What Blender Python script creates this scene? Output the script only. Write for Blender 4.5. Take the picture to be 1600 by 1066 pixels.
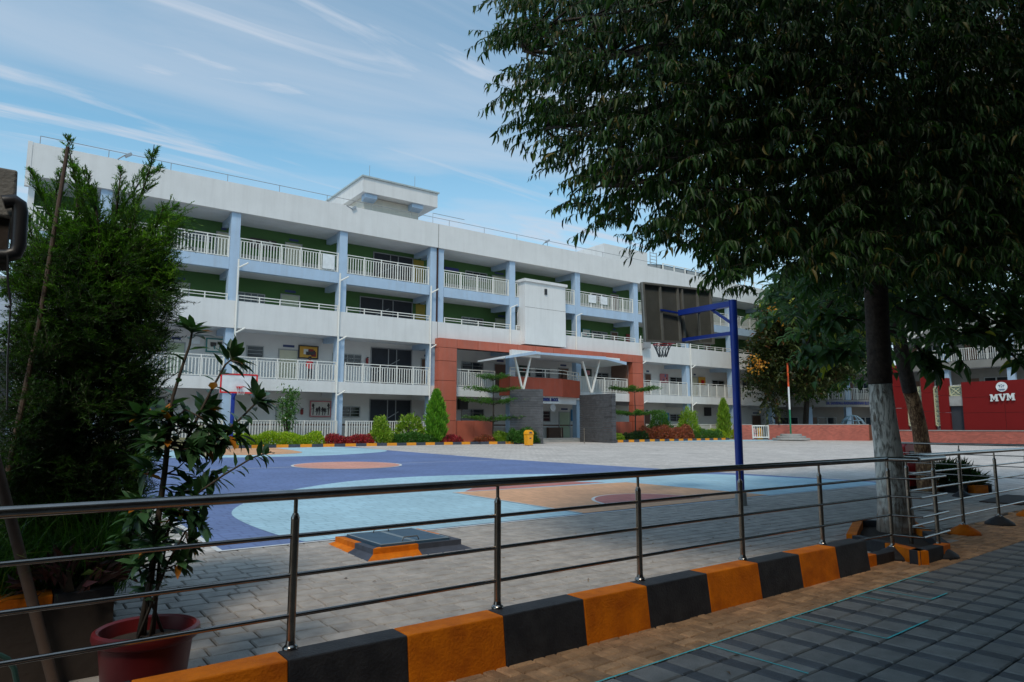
import bpy, bmesh, math, random
import numpy as np
from mathutils import Matrix, Vector
random.seed(7); rng = np.random.default_rng(11)
sc = bpy.context.scene
col = sc.collection
for o in list(bpy.data.objects): bpy.data.objects.remove(o)
R = math.radians

# ------------------------------------------------------------------ camera
F, HZ, EYE = 1067.0, 668.0, 1.5
TH = math.atan((HZ-533)/F); YAW = R(53.7)
fwd = np.array([math.cos(YAW)*math.cos(TH), math.sin(YAW)*math.cos(TH), math.sin(TH)])
rgt = np.array([math.sin(YAW), -math.cos(YAW), 0.0]); upv = np.cross(rgt, fwd)
CAM = np.array([0, 0, EYE])
cd = bpy.data.cameras.new('camera'); cam = bpy.data.objects.new('camera', cd); col.objects.link(cam)
cd.sensor_width = 36; cd.lens = 36*F/1600; cd.clip_start = .05; cd.clip_end = 3000
cam.matrix_world = Matrix(((rgt[0], upv[0], -fwd[0], 0), (rgt[1], upv[1], -fwd[1], 0), (rgt[2], upv[2], -fwd[2], EYE), (0, 0, 0, 1)))
sc.camera = cam
sc.render.resolution_x = 1024; sc.render.resolution_y = 682
sc.view_settings.view_transform = 'Standard'; sc.view_settings.look = 'None'; sc.view_settings.gamma = 1
sc.view_settings.exposure = 0.12
try: sc.view_settings.use_curve_mapping = False
except Exception: pass

# ------------------------------------------------------------------ light
SUN_DIR = Vector((-.62, -.62, 1.15)).normalized()      # towards the sun
sd = bpy.data.lights.new('sun', 'SUN'); sd.energy = 1.75; sd.angle = R(12); sd.color = (1, .87, .72)
so = bpy.data.objects.new('sun', sd); col.objects.link(so)
so.rotation_euler = SUN_DIR.to_track_quat('Z', 'Y').to_euler(); so.location = (0, 0, 60)
w = bpy.data.worlds.new('World'); sc.world = w; w.use_nodes = True
nt = w.node_tree; nt.nodes.clear()
def N(t, **k):
    n = nt.nodes.new(t)
    for a, b in k.items(): setattr(n, a, b)
    return n
out = N('ShaderNodeOutputWorld'); bg = N('ShaderNodeBackground'); bg.inputs[1].default_value = .15
sky = N('ShaderNodeTexSky', sky_type='NISHITA'); sky.sun_disc = False
sky.sun_elevation = math.asin(SUN_DIR.z); sky.sun_rotation = math.atan2(SUN_DIR.x, SUN_DIR.y)
sky.air_density = 1.0; sky.dust_density = .6; sky.ozone_density = 2.0
tc = N('ShaderNodeTexCoord'); sep = N('ShaderNodeSeparateXYZ'); nt.links.new(tc.outputs['Generated'], sep.inputs[0])
zc = N('ShaderNodeMath', operation='ADD'); zc.inputs[1].default_value = .10
zm = N('ShaderNodeMath', operation='MAXIMUM'); zm.inputs[1].default_value = .03
nt.links.new(sep.outputs[2], zm.inputs[0]); nt.links.new(zm.outputs[0], zc.inputs[0])
dx = N('ShaderNodeMath', operation='DIVIDE'); dy = N('ShaderNodeMath', operation='DIVIDE')
nt.links.new(sep.outputs[0], dx.inputs[0]); nt.links.new(sep.outputs[1], dy.inputs[0])
nt.links.new(zc.outputs[0], dx.inputs[1]); nt.links.new(zc.outputs[0], dy.inputs[1])
cmb = N('ShaderNodeCombineXYZ'); nt.links.new(dx.outputs[0], cmb.inputs[0]); nt.links.new(dy.outputs[0], cmb.inputs[1])
def cloud(scale, sx, sy, rot, detail, lo, hi, off, dist=.4):
    m = N('ShaderNodeMapping'); m.inputs['Location'].default_value = off
    m.inputs['Rotation'].default_value = (0, 0, rot); m.inputs['Scale'].default_value = (sx, sy, 1)
    nt.links.new(cmb.outputs[0], m.inputs[0])
    n = N('ShaderNodeTexNoise'); n.inputs['Scale'].default_value = scale; n.inputs['Detail'].default_value = detail
    n.inputs['Roughness'].default_value = .55; n.inputs['Distortion'].default_value = dist
    nt.links.new(m.outputs[0], n.inputs['Vector'])
    r = N('ShaderNodeMapRange'); r.interpolation_type = 'SMOOTHSTEP'
    r.inputs['From Min'].default_value = lo; r.inputs['From Max'].default_value = hi
    nt.links.new(n.outputs[0], r.inputs[0]); return r.outputs[0]
c1 = cloud(.8, .6, 1.5, R(45), 7, .38, .68, (6.1, 4.7, 0), .9)          # broad veil
c2 = cloud(1.6, .45, 2.4, R(50), 10, .45, .70, (5.3, 9.2, 0), 1.2)   # wisps
def mul(a, k):
    m = N('ShaderNodeMath', operation='MULTIPLY'); nt.links.new(a, m.inputs[0]); m.inputs[1].default_value = k; return m.outputs[0]
mx = N('ShaderNodeMath', operation='MAXIMUM'); nt.links.new(mul(c1, .62), mx.inputs[0]); nt.links.new(mul(c2, .95), mx.inputs[1])
# whitish veil low on the horizon
hr = N('ShaderNodeMapRange'); hr.interpolation_type = 'SMOOTHSTEP'; hr.inputs['From Min'].default_value = .42; hr.inputs['From Max'].default_value = .05
hr.inputs['To Max'].default_value = .85
nt.links.new(sep.outputs[2], hr.inputs[0])
mx2 = N('ShaderNodeMath', operation='MAXIMUM'); nt.links.new(mx.outputs[0], mx2.inputs[0]); nt.links.new(hr.outputs[0], mx2.inputs[1])
tintn = N('ShaderNodeMix', data_type='RGBA', blend_type='MULTIPLY'); tintn.inputs[0].default_value = 1
tintn.inputs[7].default_value = (.95, 1.30, 1.16, 1); nt.links.new(sky.outputs[0], tintn.inputs[6])
mixc = N('ShaderNodeMix', data_type='RGBA'); mixc.inputs[7].default_value = (3.55, 4.05, 4.75, 1)
nt.links.new(mx2.outputs[0], mixc.inputs[0]); nt.links.new(tintn.outputs[2], mixc.inputs[6])
nt.links.new(mixc.outputs[2], bg.inputs[0]); nt.links.new(bg.outputs[0], out.inputs[0])

# ------------------------------------------------------------------ pixel helpers (photo pixels -> points)
def ray(x, y): return fwd*F + rgt*(x-800) - upv*(y-533)
def atY(x, y, Y): d = ray(x, y); return CAM + d*Y/d[1]
def atX(x, y, X): d = ray(x, y); return CAM + d*X/d[0]
def atZ(x, y, z=0.): d = ray(x, y); return CAM + d*(z-EYE)/d[2]
S = .0145
def gz(y): return 0 if y < 5 else min(S*(y-5), S*31)
def atG(x, y):
    p = atZ(x, y)
    if p[1] < 5: return p
    d = ray(x, y); t = (-EYE-S*5)/(d[2]-S*d[1]); p = CAM + d*t
    if p[1] <= 36: return p
    return atZ(x, y, S*31)
def proj(P):
    v = np.asarray(P, float)-CAM; k = v@fwd
    return 800+F*(v@rgt)/k, 533-F*(v@upv)/k, k

# ------------------------------------------------------------------ materials
def mat(name, c, rough=.7, var=.12, scale=3., bump=.0, bscale=40., metal=0., spec=.5, streak=None, c2=None):
    m = bpy.data.materials.new(name); m.use_nodes = True; t = m.node_tree; b = t.nodes['Principled BSDF']
    L = t.links.new
    b.inputs['Roughness'].default_value = rough; b.inputs['Metallic'].default_value = metal
    b.inputs['Specular IOR Level'].default_value = spec
    g = t.nodes.new('ShaderNodeNewGeometry')
    n = t.nodes.new('ShaderNodeTexNoise'); n.inputs['Scale'].default_value = scale; n.inputs['Detail'].default_value = 6; n.inputs['Roughness'].default_value = .6
    L(g.outputs['Position'], n.inputs['Vector'])
    r = t.nodes.new('ShaderNodeMapRange'); r.inputs['From Min'].default_value = .3; r.inputs['From Max'].default_value = .7
    L(n.outputs[0], r.inputs[0])
    mi = t.nodes.new('ShaderNodeMix'); mi.data_type = 'RGBA'
    mi.inputs[6].default_value = (*[x*(1-var) for x in c], 1)
    mi.inputs[7].default_value = (*( c2 if c2 else [min(1, x*(1+var)) for x in c]), 1)
    L(r.outputs[0], mi.inputs[0]); last = mi.outputs[2]
    if streak:
        mp = t.nodes.new('ShaderNodeMapping'); mp.inputs['Scale'].default_value = (2.2, 2.2, .16)
        n2 = t.nodes.new('ShaderNodeTexNoise'); n2.inputs['Scale'].default_value = 1.4; n2.inputs['Detail'].default_value = 7; n2.inputs['Roughness'].default_value = .65
        L(g.outputs['Position'], mp.inputs[0]); L(mp.outputs[0], n2.inputs['Vector'])
        r2 = t.nodes.new('ShaderNodeMapRange'); r2.inputs['From Min'].default_value = .48; r2.inputs['From Max'].default_value = .75; r2.inputs['To Max'].default_value = streak
        L(n2.outputs[0], r2.inputs[0])
        m2 = t.nodes.new('ShaderNodeMix'); m2.data_type = 'RGBA'; m2.inputs[7].default_value = (.30, .28, .25, 1)
        L(r2.outputs[0], m2.inputs[0]); L(last, m2.inputs[6]); last = m2.outputs[2]
    L(last, b.inputs['Base Color'])
    if bump:
        n3 = t.nodes.new('ShaderNodeTexNoise'); n3.inputs['Scale'].default_value = bscale; n3.inputs['Detail'].default_value = 5
        L(g.outputs['Position'], n3.inputs['Vector'])
        bp = t.nodes.new('ShaderNodeBump'); bp.inputs['Strength'].default_value = bump; bp.inputs['Distance'].default_value = .02
        L(n3.outputs[0], bp.inputs['Height']); L(bp.outputs[0], b.inputs['Normal'])
    return m
def leafmat(name, ca, cb, cc=None, trans=.35, rough=.45):
    m = bpy.data.materials.new(name); m.use_nodes = True; t = m.node_tree; L = t.links.new
    b = t.nodes['Principled BSDF']; o = t.nodes['Material Output']; b.inputs['Roughness'].default_value = rough
    b.inputs['Specular IOR Level'].default_value = .35
    a = t.nodes.new('ShaderNodeAttribute'); a.attribute_name = 'tint'
    cr = t.nodes.new('ShaderNodeValToRGB'); e = cr.color_ramp.elements
    e[0].color = (*ca, 1); e[0].position = 0; e[1].color = (*cb, 1); e[1].position = .93
    if cc: x = e.new(.97); x.color = (*cc, 1)
    L(a.outputs['Fac'], cr.inputs[0]); L(cr.outputs[0], b.inputs['Base Color'])
    tr = t.nodes.new('ShaderNodeBsdfTranslucent'); br = t.nodes.new('ShaderNodeMix'); br.data_type = 'RGBA'; br.blend_type = 'MULTIPLY'
    br.inputs[0].default_value = 1; br.inputs[7].default_value = (1.3, 1.5, .6, 1); L(cr.outputs[0], br.inputs[6]); L(br.outputs[2], tr.inputs[0])
    ms = t.nodes.new('ShaderNodeMixShader'); ms.inputs[0].default_value = trans
    L(b.outputs[0], ms.inputs[1]); L(tr.outputs[0], ms.inputs[2]); L(ms.outputs[0], o.inputs[0]); return m
def pavemat(name, c, joint, bw, bh, var=.15, mortar=.012, rough=.8, dirt=.15, paint=False):
    """paving whose joints are too far away to model: brick pattern in world x/y"""
    m = bpy.data.materials.new(name); m.use_nodes = True; t = m.node_tree; L = t.links.new; b = t.nodes['Principled BSDF']
    b.inputs['Roughness'].default_value = rough
    g = t.nodes.new('ShaderNodeNewGeometry'); br = t.nodes.new('ShaderNodeTexBrick')
    br.inputs['Scale'].default_value = 1; br.inputs['Brick Width'].default_value = bw; br.inputs['Row Height'].default_value = bh
    br.inputs['Mortar Size'].default_value = mortar; br.inputs['Mortar Smooth'].default_value = .2; br.offset = .37; br.squash = .75; br.squash_frequency = 3
    br.inputs['Color1'].default_value = (*[x*(1-var) for x in c], 1); br.inputs['Color2'].default_value = (*[min(1, x*(1+var)) for x in c], 1)
    br.inputs['Mortar'].default_value = (*joint, 1); L(g.outputs['Position'], br.inputs['Vector'])
    n = t.nodes.new('ShaderNodeTexNoise'); n.inputs['Scale'].default_value = .45; n.inputs['Detail'].default_value = 8; n.inputs['Roughness'].default_value = .65
    L(g.outputs['Position'], n.inputs['Vector'])
    r = t.nodes.new('ShaderNodeMapRange'); r.inputs['From Min'].default_value = .3; r.inputs['From Max'].default_value = .72
    r.inputs['To Min'].default_value = 1-dirt; r.inputs['To Max'].default_value = 1+dirt; L(n.outputs[0], r.inputs[0])
    mi = t.nodes.new('ShaderNodeMix'); mi.data_type = 'RGBA'; mi.blend_type = 'MULTIPLY'; mi.inputs[0].default_value = 1
    cx = t.nodes.new('ShaderNodeCombineXYZ')
    for i in range(3): L(r.outputs[0], cx.inputs[i])
    L(br.outputs[0], mi.inputs[6]); L(cx.outputs[0], mi.inputs[7]); L(mi.outputs[2], b.inputs['Base Color'])
    bp = t.nodes.new('ShaderNodeBump'); bp.inputs['Strength'].default_value = .25; bp.inputs['Distance'].default_value = .01; bp.invert = True
    L(br.outputs['Fac'], bp.inputs['Height']); L(bp.outputs[0], b.inputs['Normal'])
    return m
def objvar(m, amt=.3):
    """let each separate object vary in brightness (paving pieces)"""
    t = m.node_tree; L = t.links.new; b = t.nodes['Principled BSDF']; src = b.inputs['Base Color'].links[0].from_socket
    a = t.nodes.new('ShaderNodeObjectInfo'); r = t.nodes.new('ShaderNodeMapRange'); r.inputs['To Min'].default_value = 1-amt; r.inputs['To Max'].default_value = 1+amt
    L(a.outputs['Random'], r.inputs[0]); cx = t.nodes.new('ShaderNodeCombineXYZ')
    for i in range(3): L(r.outputs[0], cx.inputs[i])
    mi = t.nodes.new('ShaderNodeMix'); mi.data_type = 'RGBA'; mi.blend_type = 'MULTIPLY'; mi.inputs[0].default_value = 1
    L(src, mi.inputs[6]); L(cx.outputs[0], mi.inputs[7]); L(mi.outputs[2], b.inputs['Base Color']); return m
def islevar(m, amt=.3):
    t = m.node_tree; L = t.links.new; b = t.nodes['Principled BSDF']; src = b.inputs['Base Color'].links[0].from_socket
    a = t.nodes.new('ShaderNodeNewGeometry'); r = t.nodes.new('ShaderNodeMapRange'); r.inputs['To Min'].default_value = 1-amt; r.inputs['To Max'].default_value = 1+amt
    L(a.outputs['Random Per Island'], r.inputs[0]); cx = t.nodes.new('ShaderNodeCombineXYZ')
    for i in range(3): L(r.outputs[0], cx.inputs[i])
    mi = t.nodes.new('ShaderNodeMix'); mi.data_type = 'RGBA'; mi.blend_type = 'MULTIPLY'; mi.inputs[0].default_value = 1
    L(src, mi.inputs[6]); L(cx.outputs[0], mi.inputs[7]); L(mi.outputs[2], b.inputs['Base Color']); return m

WHITE = mat('white paint', (.70, .70, .69), .75, .05, .7, streak=.16)
WHITE_IN = mat('white plaster inside', (.68, .67, .65), .8, .06, .8)
RAILW = mat('white rail paint', (.76, .75, .70), .5, .05, 5)
BLUEG = mat('pale blue paint', (.40, .53, .68), .7, .07, .9, streak=.22)
GREEN = mat('green wall paint', (.060, .150, .042), .75, .1, .8)
CREAM = mat('cream paint', (.60, .57, .42), .7, .06, 1)
SOFFIT = mat('soffit plaster', (.66, .68, .70), .8, .08, 1)
FLOORM = mat('corridor floor', (.52, .48, .44), .6, .1, 1)
RED = mat('terracotta cladding', (.45, .11, .062), .55, .14, .9, streak=.15)
DARKRED = mat('dark red cladding', (.17, .009, .009), .6, .06, .8, spec=.15)
JOINT = mat('dark joint', (.06, .03, .025), .9)
DOORM = mat('pale green door', (.42, .48, .33), .6, .05)
DOORB = mat('brown door', (.14, .07, .045), .6, .1)
FRAME = mat('window frame', (.35, .36, .36), .5)
GLASS = mat('dark window glass', (.018, .022, .028), .12, .1, 2, spec=.6)
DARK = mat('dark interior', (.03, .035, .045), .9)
STEEL = mat('polished stainless steel', (.33, .30, .275), .20, .15, 9, metal=1.)
STEELD = mat('brushed stainless steel', (.36, .30, .24), .27, .2, 12, metal=1.)
ORANGE = mat('orange kerb paint', (.74, .195, .003), .75, .0, 6, bump=.35, bscale=60, spec=.2, c2=(.44, .10, .004))
BLACK = mat('black kerb paint', (.013, .014, .018), .6, .0, 7, bump=.3, bscale=60, spec=.3, c2=(.035, .036, .040))
BLACK2 = mat('faded black paint', (.05, .06, .085), .8, .3, 5, bump=.3, bscale=50)
YELK = mat('yellow orange kerb paint', (.80, .30, .012), .65, .08, 3)
PLASTB = mat('black plastic', (.015, .015, .017), .4)
GREYP = mat('grey painted metal', (.28, .29, .30), .5)
BLUEP = mat('royal blue paint', (.006, .035, .30), .38, .15, 4, spec=.5)
BOARDG = mat('grey green board back', (.105, .108, .095), .8, .12, 5, bump=.15)
BOARDF = mat('board frame metal', (.22, .22, .20), .6, .15, 5)
WHITEB = mat('white board', (.72, .75, .76), .4)
REDP = mat('red paint', (.62, .015, .018), .45)
BRIGHTRED = mat('red plastic', (.58, .008, .012), .32, .08, 3)
YELP = mat('yellow plastic', (.85, .36, .01), .4, .06)
CONC = mat('concrete', (.30, .30, .29), .9, .18, 2, bump=.3, bscale=25)
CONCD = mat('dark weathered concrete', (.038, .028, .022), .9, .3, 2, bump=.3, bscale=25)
SLATE = islevar(mat('grey slate stone', (.060, .062, .068), .7, .25, 4, bump=.4, bscale=20), .3)
SOIL = mat('soil', (.035, .022, .014), .95, .4, 25, bump=.8, bscale=60)
POTM = mat('red plastic pot', (.13, .010, .012), .42, .15, 4)
BARK = mat('grey brown bark', (.055, .042, .034), .95, .45, 12, bump=1., bscale=35)
BARKW = mat('whitewashed bark', (.28, .22, .16), .9, .0, 5.5, bump=1., bscale=40, c2=(.85, .80, .70))
BARKO = mat('peeling orange brown bark', (.22, .09, .04), .9, .0, 7, bump=.9, bscale=30, c2=(.62, .36, .20))
TWIG = mat('twig bark', (.035, .028, .02), .9, .3, 10)
def barkmat(name, ca, cb, thr=(.46, .60), zs=.22):
    m = mat(name, ca, .92, .0, 5, c2=ca); t = m.node_tree; L = t.links.new; b = t.nodes['Principled BSDF']
    g = t.nodes.new('ShaderNodeNewGeometry'); mp = t.nodes.new('ShaderNodeMapping'); mp.inputs['Scale'].default_value = (1, 1, zs); L(g.outputs['Position'], mp.inputs[0])
    n = t.nodes.new('ShaderNodeTexNoise'); n.inputs['Scale'].default_value = 26; n.inputs['Detail'].default_value = 9; n.inputs['Roughness'].default_value = .68; n.inputs['Distortion'].default_value = .6; L(mp.outputs[0], n.inputs['Vector'])
    n2 = t.nodes.new('ShaderNodeTexNoise'); n2.inputs['Scale'].default_value = 3.2; n2.inputs['Detail'].default_value = 6; L(g.outputs['Position'], n2.inputs['Vector'])
    ad = t.nodes.new('ShaderNodeMath'); ad.operation = 'MULTIPLY_ADD'; ad.inputs[1].default_value = .45; L(n2.outputs[0], ad.inputs[0]); L(n.outputs[0], ad.inputs[2])
    r_ = t.nodes.new('ShaderNodeMapRange'); r_.inputs['From Min'].default_value = thr[0]+.22; r_.inputs['From Max'].default_value = thr[1]+.22; L(ad.outputs[0], r_.inputs[0])
    mi = t.nodes.new('ShaderNodeMix'); mi.data_type = 'RGBA'; mi.inputs[6].default_value = (*ca, 1); mi.inputs[7].default_value = (*cb, 1); L(r_.outputs[0], mi.inputs[0]); L(mi.outputs[2], b.inputs['Base Color'])
    bp = t.nodes.new('ShaderNodeBump'); bp.inputs['Strength'].default_value = .8; bp.inputs['Distance'].default_value = .02; bp.invert = True; L(r_.outputs[0], bp.inputs['Height']); L(bp.outputs[0], b.inputs['Normal']); return m
BARKW = barkmat('whitewashed bark pattern', (.80, .76, .68), (.20, .16, .12), (.50, .64))
def splash(m, c, z0, z1):
    """soil and worn paint at the foot of the trunk, with a ragged edge"""
    t = m.node_tree; L = t.links.new; b = t.nodes['Principled BSDF']; src = b.inputs['Base Color'].links[0].from_socket; g = t.nodes.new('ShaderNodeNewGeometry'); sp = t.nodes.new('ShaderNodeSeparateXYZ'); L(g.outputs['Position'], sp.inputs[0])
    n = t.nodes.new('ShaderNodeTexNoise'); n.inputs['Scale'].default_value = 9; n.inputs['Detail'].default_value = 7; L(g.outputs['Position'], n.inputs['Vector']); ma = t.nodes.new('ShaderNodeMath'); ma.operation = 'MULTIPLY_ADD'; ma.inputs[1].default_value = 1.3; L(n.outputs[0], ma.inputs[0]); L(sp.outputs[2], ma.inputs[2])
    r_ = t.nodes.new('ShaderNodeMapRange'); r_.inputs['From Min'].default_value = z1+.65; r_.inputs['From Max'].default_value = z0+.65; r_.inputs['To Max'].default_value = .85; L(ma.outputs[0], r_.inputs[0]); mi = t.nodes.new('ShaderNodeMix'); mi.data_type = 'RGBA'; mi.inputs[7].default_value = (*c, 1); L(r_.outputs[0], mi.inputs[0]); L(src, mi.inputs[6]); L(mi.outputs[2], b.inputs['Base Color'])
splash(BARKW, (.20, .12, .075), .15, .75)
BARKO = barkmat('peeling brown bark pattern', (.58, .33, .17), (.16, .07, .035), (.42, .56), .35)
STEMG = mat('brown stem', (.06, .045, .032), .8, .3, 14)
BAMBOO = mat('weathered pole', (.085, .055, .04), .8, .25, 6)
LAMPG = mat('lamp grey', (.30, .34, .38), .4)
SOLAR = mat('dark blue solar panel', (.03, .05, .07), .25, .2, 2)

# ------------------------------------------------------------------ builders
class MB:
    def __init__(s): s.v = []; s.f = []; s.m = []
    def quad(s, *p, m=0):
        k = len(s.v); s.v += [tuple(map(float, q)) for q in p]; s.f.append(tuple(range(k, k+len(p)))); s.m.append(m); return s
    def box(s, a, b, m=0, rot=0, piv=None):
        x0, x1 = sorted((a[0], b[0])); y0, y1 = sorted((a[1], b[1])); z0, z1 = sorted((a[2], b[2]))
        P = [(x, y, z) for z in (z0, z1) for x, y in ((x0, y0), (x1, y0), (x1, y1), (x0, y1))]
        if rot:
            cx, cy = piv or ((x0+x1)/2, (y0+y1)/2); c, q = math.cos(rot), math.sin(rot)
            P = [(cx+(x-cx)*c-(y-cy)*q, cy+(x-cx)*q+(y-cy)*c, z) for x, y, z in P]
        k = len(s.v); s.v += P
        for f in ((0, 3, 2, 1), (4, 5, 6, 7), (0, 1, 5, 4), (1, 2, 6, 5), (2, 3, 7, 6), (3, 0, 4, 7)):
            s.f.append(tuple(k+i for i in f)); s.m.append(m)
        return s
    def bar(s, a, b, w, h=None, m=0):
        """square bar between two points"""
        a, b = Vector(a), Vector(b); d = (b-a).normalized(); u = d.cross(Vector((0, 0, 1)))
        if u.length < .01: u = Vector((1, 0, 0))
        u.normalize(); v = u.cross(d); h = h or w; k = len(s.v)
        for p in (a, b):
            for i, j in ((-1, -1), (1, -1), (1, 1), (-1, 1)): s.v.append(tuple(p+u*i*w/2+v*j*h/2))
        for f in ((3, 2, 1, 0), (4, 5, 6, 7), (0, 1, 5, 4), (1, 2, 6, 5), (2, 3, 7, 6), (3, 0, 4, 7)): s.f.append(tuple(k+i for i in f)); s.m.append(m)
        return s
    def tube(s, pts, r, n=8, cap=True, m=0):
        pts = [Vector(p) for p in pts]; rr = r if hasattr(r, '__len__') else [r]*len(pts); k0 = len(s.v); pu = None
        for i, p in enumerate(pts):
            d = (pts[min(i+1, len(pts)-1)]-pts[max(i-1, 0)]).normalized()
            if pu is None: pu = d.orthogonal().normalized()
            u = (pu-d*pu.dot(d)).normalized(); pu = u; v = d.cross(u)
            for j in range(n):
                a = 2*math.pi*j/n; s.v.append(tuple(p+(u*math.cos(a)+v*math.sin(a))*rr[i]))
        for i in range(len(pts)-1):
            for j in range(n):
                a, b = k0+i*n+j, k0+i*n+(j+1) % n; s.f.append((a, b, b+n, a+n)); s.m.append(m)
        if cap:
            s.f.append(tuple(k0+j for j in reversed(range(n)))); s.f.append(tuple(k0+(len(pts)-1)*n+j for j in range(n))); s.m += [m, m]
        return s
    def lathe(s, c, prof, n=20, m=0, sx=1, sy=1):
        k0 = len(s.v)
        for r, z in prof:
            for j in range(n):
                a = 2*math.pi*j/n; s.v.append((c[0]+r*math.cos(a)*sx, c[1]+r*math.sin(a)*sy, c[2]+z))
        for i in range(len(prof)-1):
            for j in range(n):
                a, b = k0+i*n+j, k0+i*n+(j+1) % n; s.f.append((a, b, b+n, a+n)); s.m.append(m)
        s.f.append(tuple(k0+j for j in reversed(range(n)))); s.f.append(tuple(k0+(len(prof)-1)*n+j for j in range(n))); s.m += [m, m]
        return s
    def prism(s, pts, vec, m=0):
        n = len(pts); k = len(s.v); vec = np.array(vec, float)
        s.v += [tuple(map(float, p)) for p in pts]+[tuple(np.array(p, float)+vec) for p in pts]
        s.f.append(tuple(range(k, k+n))); s.f.append(tuple(range(k+2*n-1, k+n-1, -1))); s.m += [m, m]
        for i in range(n): j = (i+1) % n; s.f.append((k+i, k+n+i, k+n+j, k+j)); s.m.append(m)
        return s
    def build(s, name, mats, parent=None, smooth=False, bevel=0, kind=None):
        me = bpy.data.meshes.new(name)
        V = s.v
        if parent is not None:
            inv = rootinv(parent); V = [tuple(inv @ Vector(p)) for p in s.v]
        me.from_pydata(V, [], s.f)
        for q in (mats if isinstance(mats, (list, tuple)) else [mats]): me.materials.append(q)
        if isinstance(mats, (list, tuple)): me.polygons.foreach_set('material_index', s.m)
        bm = bmesh.new(); bm.from_mesh(me); bmesh.ops.recalc_face_normals(bm, faces=bm.faces); bm.to_mesh(me); bm.free()
        if smooth:
            me.polygons.foreach_set('use_smooth', [True]*len(me.polygons))
            if smooth != 'all': me.set_sharp_from_angle(angle=R(38))
        o = bpy.data.objects.new(name, me); col.objects.link(o)
        if parent is not None: o.parent = parent
        if bevel:
            b = o.modifiers.new('bevel', 'BEVEL'); b.width = bevel; b.segments = 2; b.limit_method = 'ANGLE'
        if kind: o['kind'] = kind
        return o
def rootinv(p):
    M = Matrix.Identity(4); q = p
    while q is not None: M = (Matrix.Translation(q.location) @ q.rotation_euler.to_matrix().to_4x4()) @ M; q = q.parent
    return M.inverted()
def thing(name, label, cat, loc=(0, 0, 0), rz=0, group=None):
    o = bpy.data.objects.new(name, None); col.objects.link(o); o.location = loc; o.rotation_euler = (0, 0, rz)
    o['label'] = label; o['category'] = cat
    if group: o['group'] = group
    return o
def tag(o, label, cat, group=None):
    o['label'] = label; o['category'] = cat
    if group: o['group'] = group
    return o
def struct(o): o['kind'] = 'structure'; return o
def copy_tree(o, parent=None):
    c = o.copy(); col.objects.link(c); c.parent = parent
    for ch in list(o.children): copy_tree(ch, c)
    return c

# ---- leaves in bulk
T_LANCE = (np.array([[0, 0, 0], [.32, -.5, .10], [.36, 0, 0], [.32, .5, .10], [.72, -.34, .02], [.75, 0, -.08], [.72, .34, .02], [1, 0, -.22]]),
           [(0, 1, 2), (0, 2, 3), (1, 4, 5), (1, 5, 2), (2, 5, 6), (2, 6, 3), (4, 7, 5), (5, 7, 6)])
T_BROAD = (np.array([[0, 0, 0], [.45, -.5, .12], [.5, 0, 0], [.45, .5, .12], [1, 0, -.12]]), [(0, 1, 2), (0, 2, 3), (1, 4, 2), (2, 4, 3)])
T_SLIM = (np.array([[0, -.2, 0], [0, .2, 0], [.5, .5, .05], [.5, -.5, .05], [1, 0, 0]]), [(0, 1, 2), (0, 2, 3), (3, 2, 4)])
T_GLOSS = (T_LANCE[0]*np.array([1, 1, .45]), T_LANCE[1])
def unit(a): return a/np.maximum(np.linalg.norm(a, axis=-1, keepdims=True), 1e-9)
def leafmesh(name, P, D, U, L, W, mat_, parent=None, T=T_BROAD, tint=None, kind=None):
    P, D, U = np.asarray(P, float), unit(np.asarray(D, float)), np.asarray(U, float)
    n = len(P); side = unit(np.cross(D, U)); up = np.cross(side, D)
    L = np.broadcast_to(np.asarray(L, float), (n,)); W = np.broadcast_to(np.asarray(W, float), (n,))
    tv, tf = T; k = len(tv)
    V = P[:, None, :] + tv[None, :, 0:1]*(L[:, None, None]*D[:, None, :]) + tv[None, :, 1:2]*(W[:, None, None]*side[:, None, :]) + tv[None, :, 2:3]*(L[:, None, None]*up[:, None, :])
    V = V.reshape(-1, 3)
    if parent is not None:
        M = np.array(rootinv(parent)); V = V@M[:3, :3].T+M[:3, 3]
    Fc = (np.arange(n)[:, None, None]*k+np.array(tf)[None]).reshape(-1, 3)
    me = bpy.data.meshes.new(name); me.vertices.add(len(V)); me.vertices.foreach_set('co', V.ravel())
    me.loops.add(Fc.size); me.loops.foreach_set('vertex_index', Fc.ravel().astype(np.int32))
    me.polygons.add(len(Fc)); me.polygons.foreach_set('loop_start', np.arange(0, Fc.size, 3, dtype=np.int32))
    me.polygons.foreach_set('loop_total', np.full(len(Fc), 3, np.int32))
    me.update(calc_edges=True); me.materials.append(mat_)
    a = me.attributes.new('tint', 'FLOAT', 'POINT')
    tn = rng.random(n) if tint is None else np.asarray(tint, float)
    a.data.foreach_set('value', np.repeat(tn, k).astype(np.float32))
    o = bpy.data.objects.new(name, me); col.objects.link(o)
    if parent is not None: o.parent = parent
    if kind: o['kind'] = kind
    return o
def inpoly(x, y, poly):
    x = np.asarray(x); y = np.asarray(y); c = np.zeros(x.shape, bool); n = len(poly); j = n-1
    for i in range(n):
        xi, yi = poly[i]; xj, yj = poly[j]
        cond = ((yi > y) != (yj > y)) & (x < (xj-xi)*(y-yi)/((yj-yi) or 1e-9)+xi); c ^= cond; j = i
    return c
def rdir(n): return unit(rng.normal(size=(n, 3)))
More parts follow.
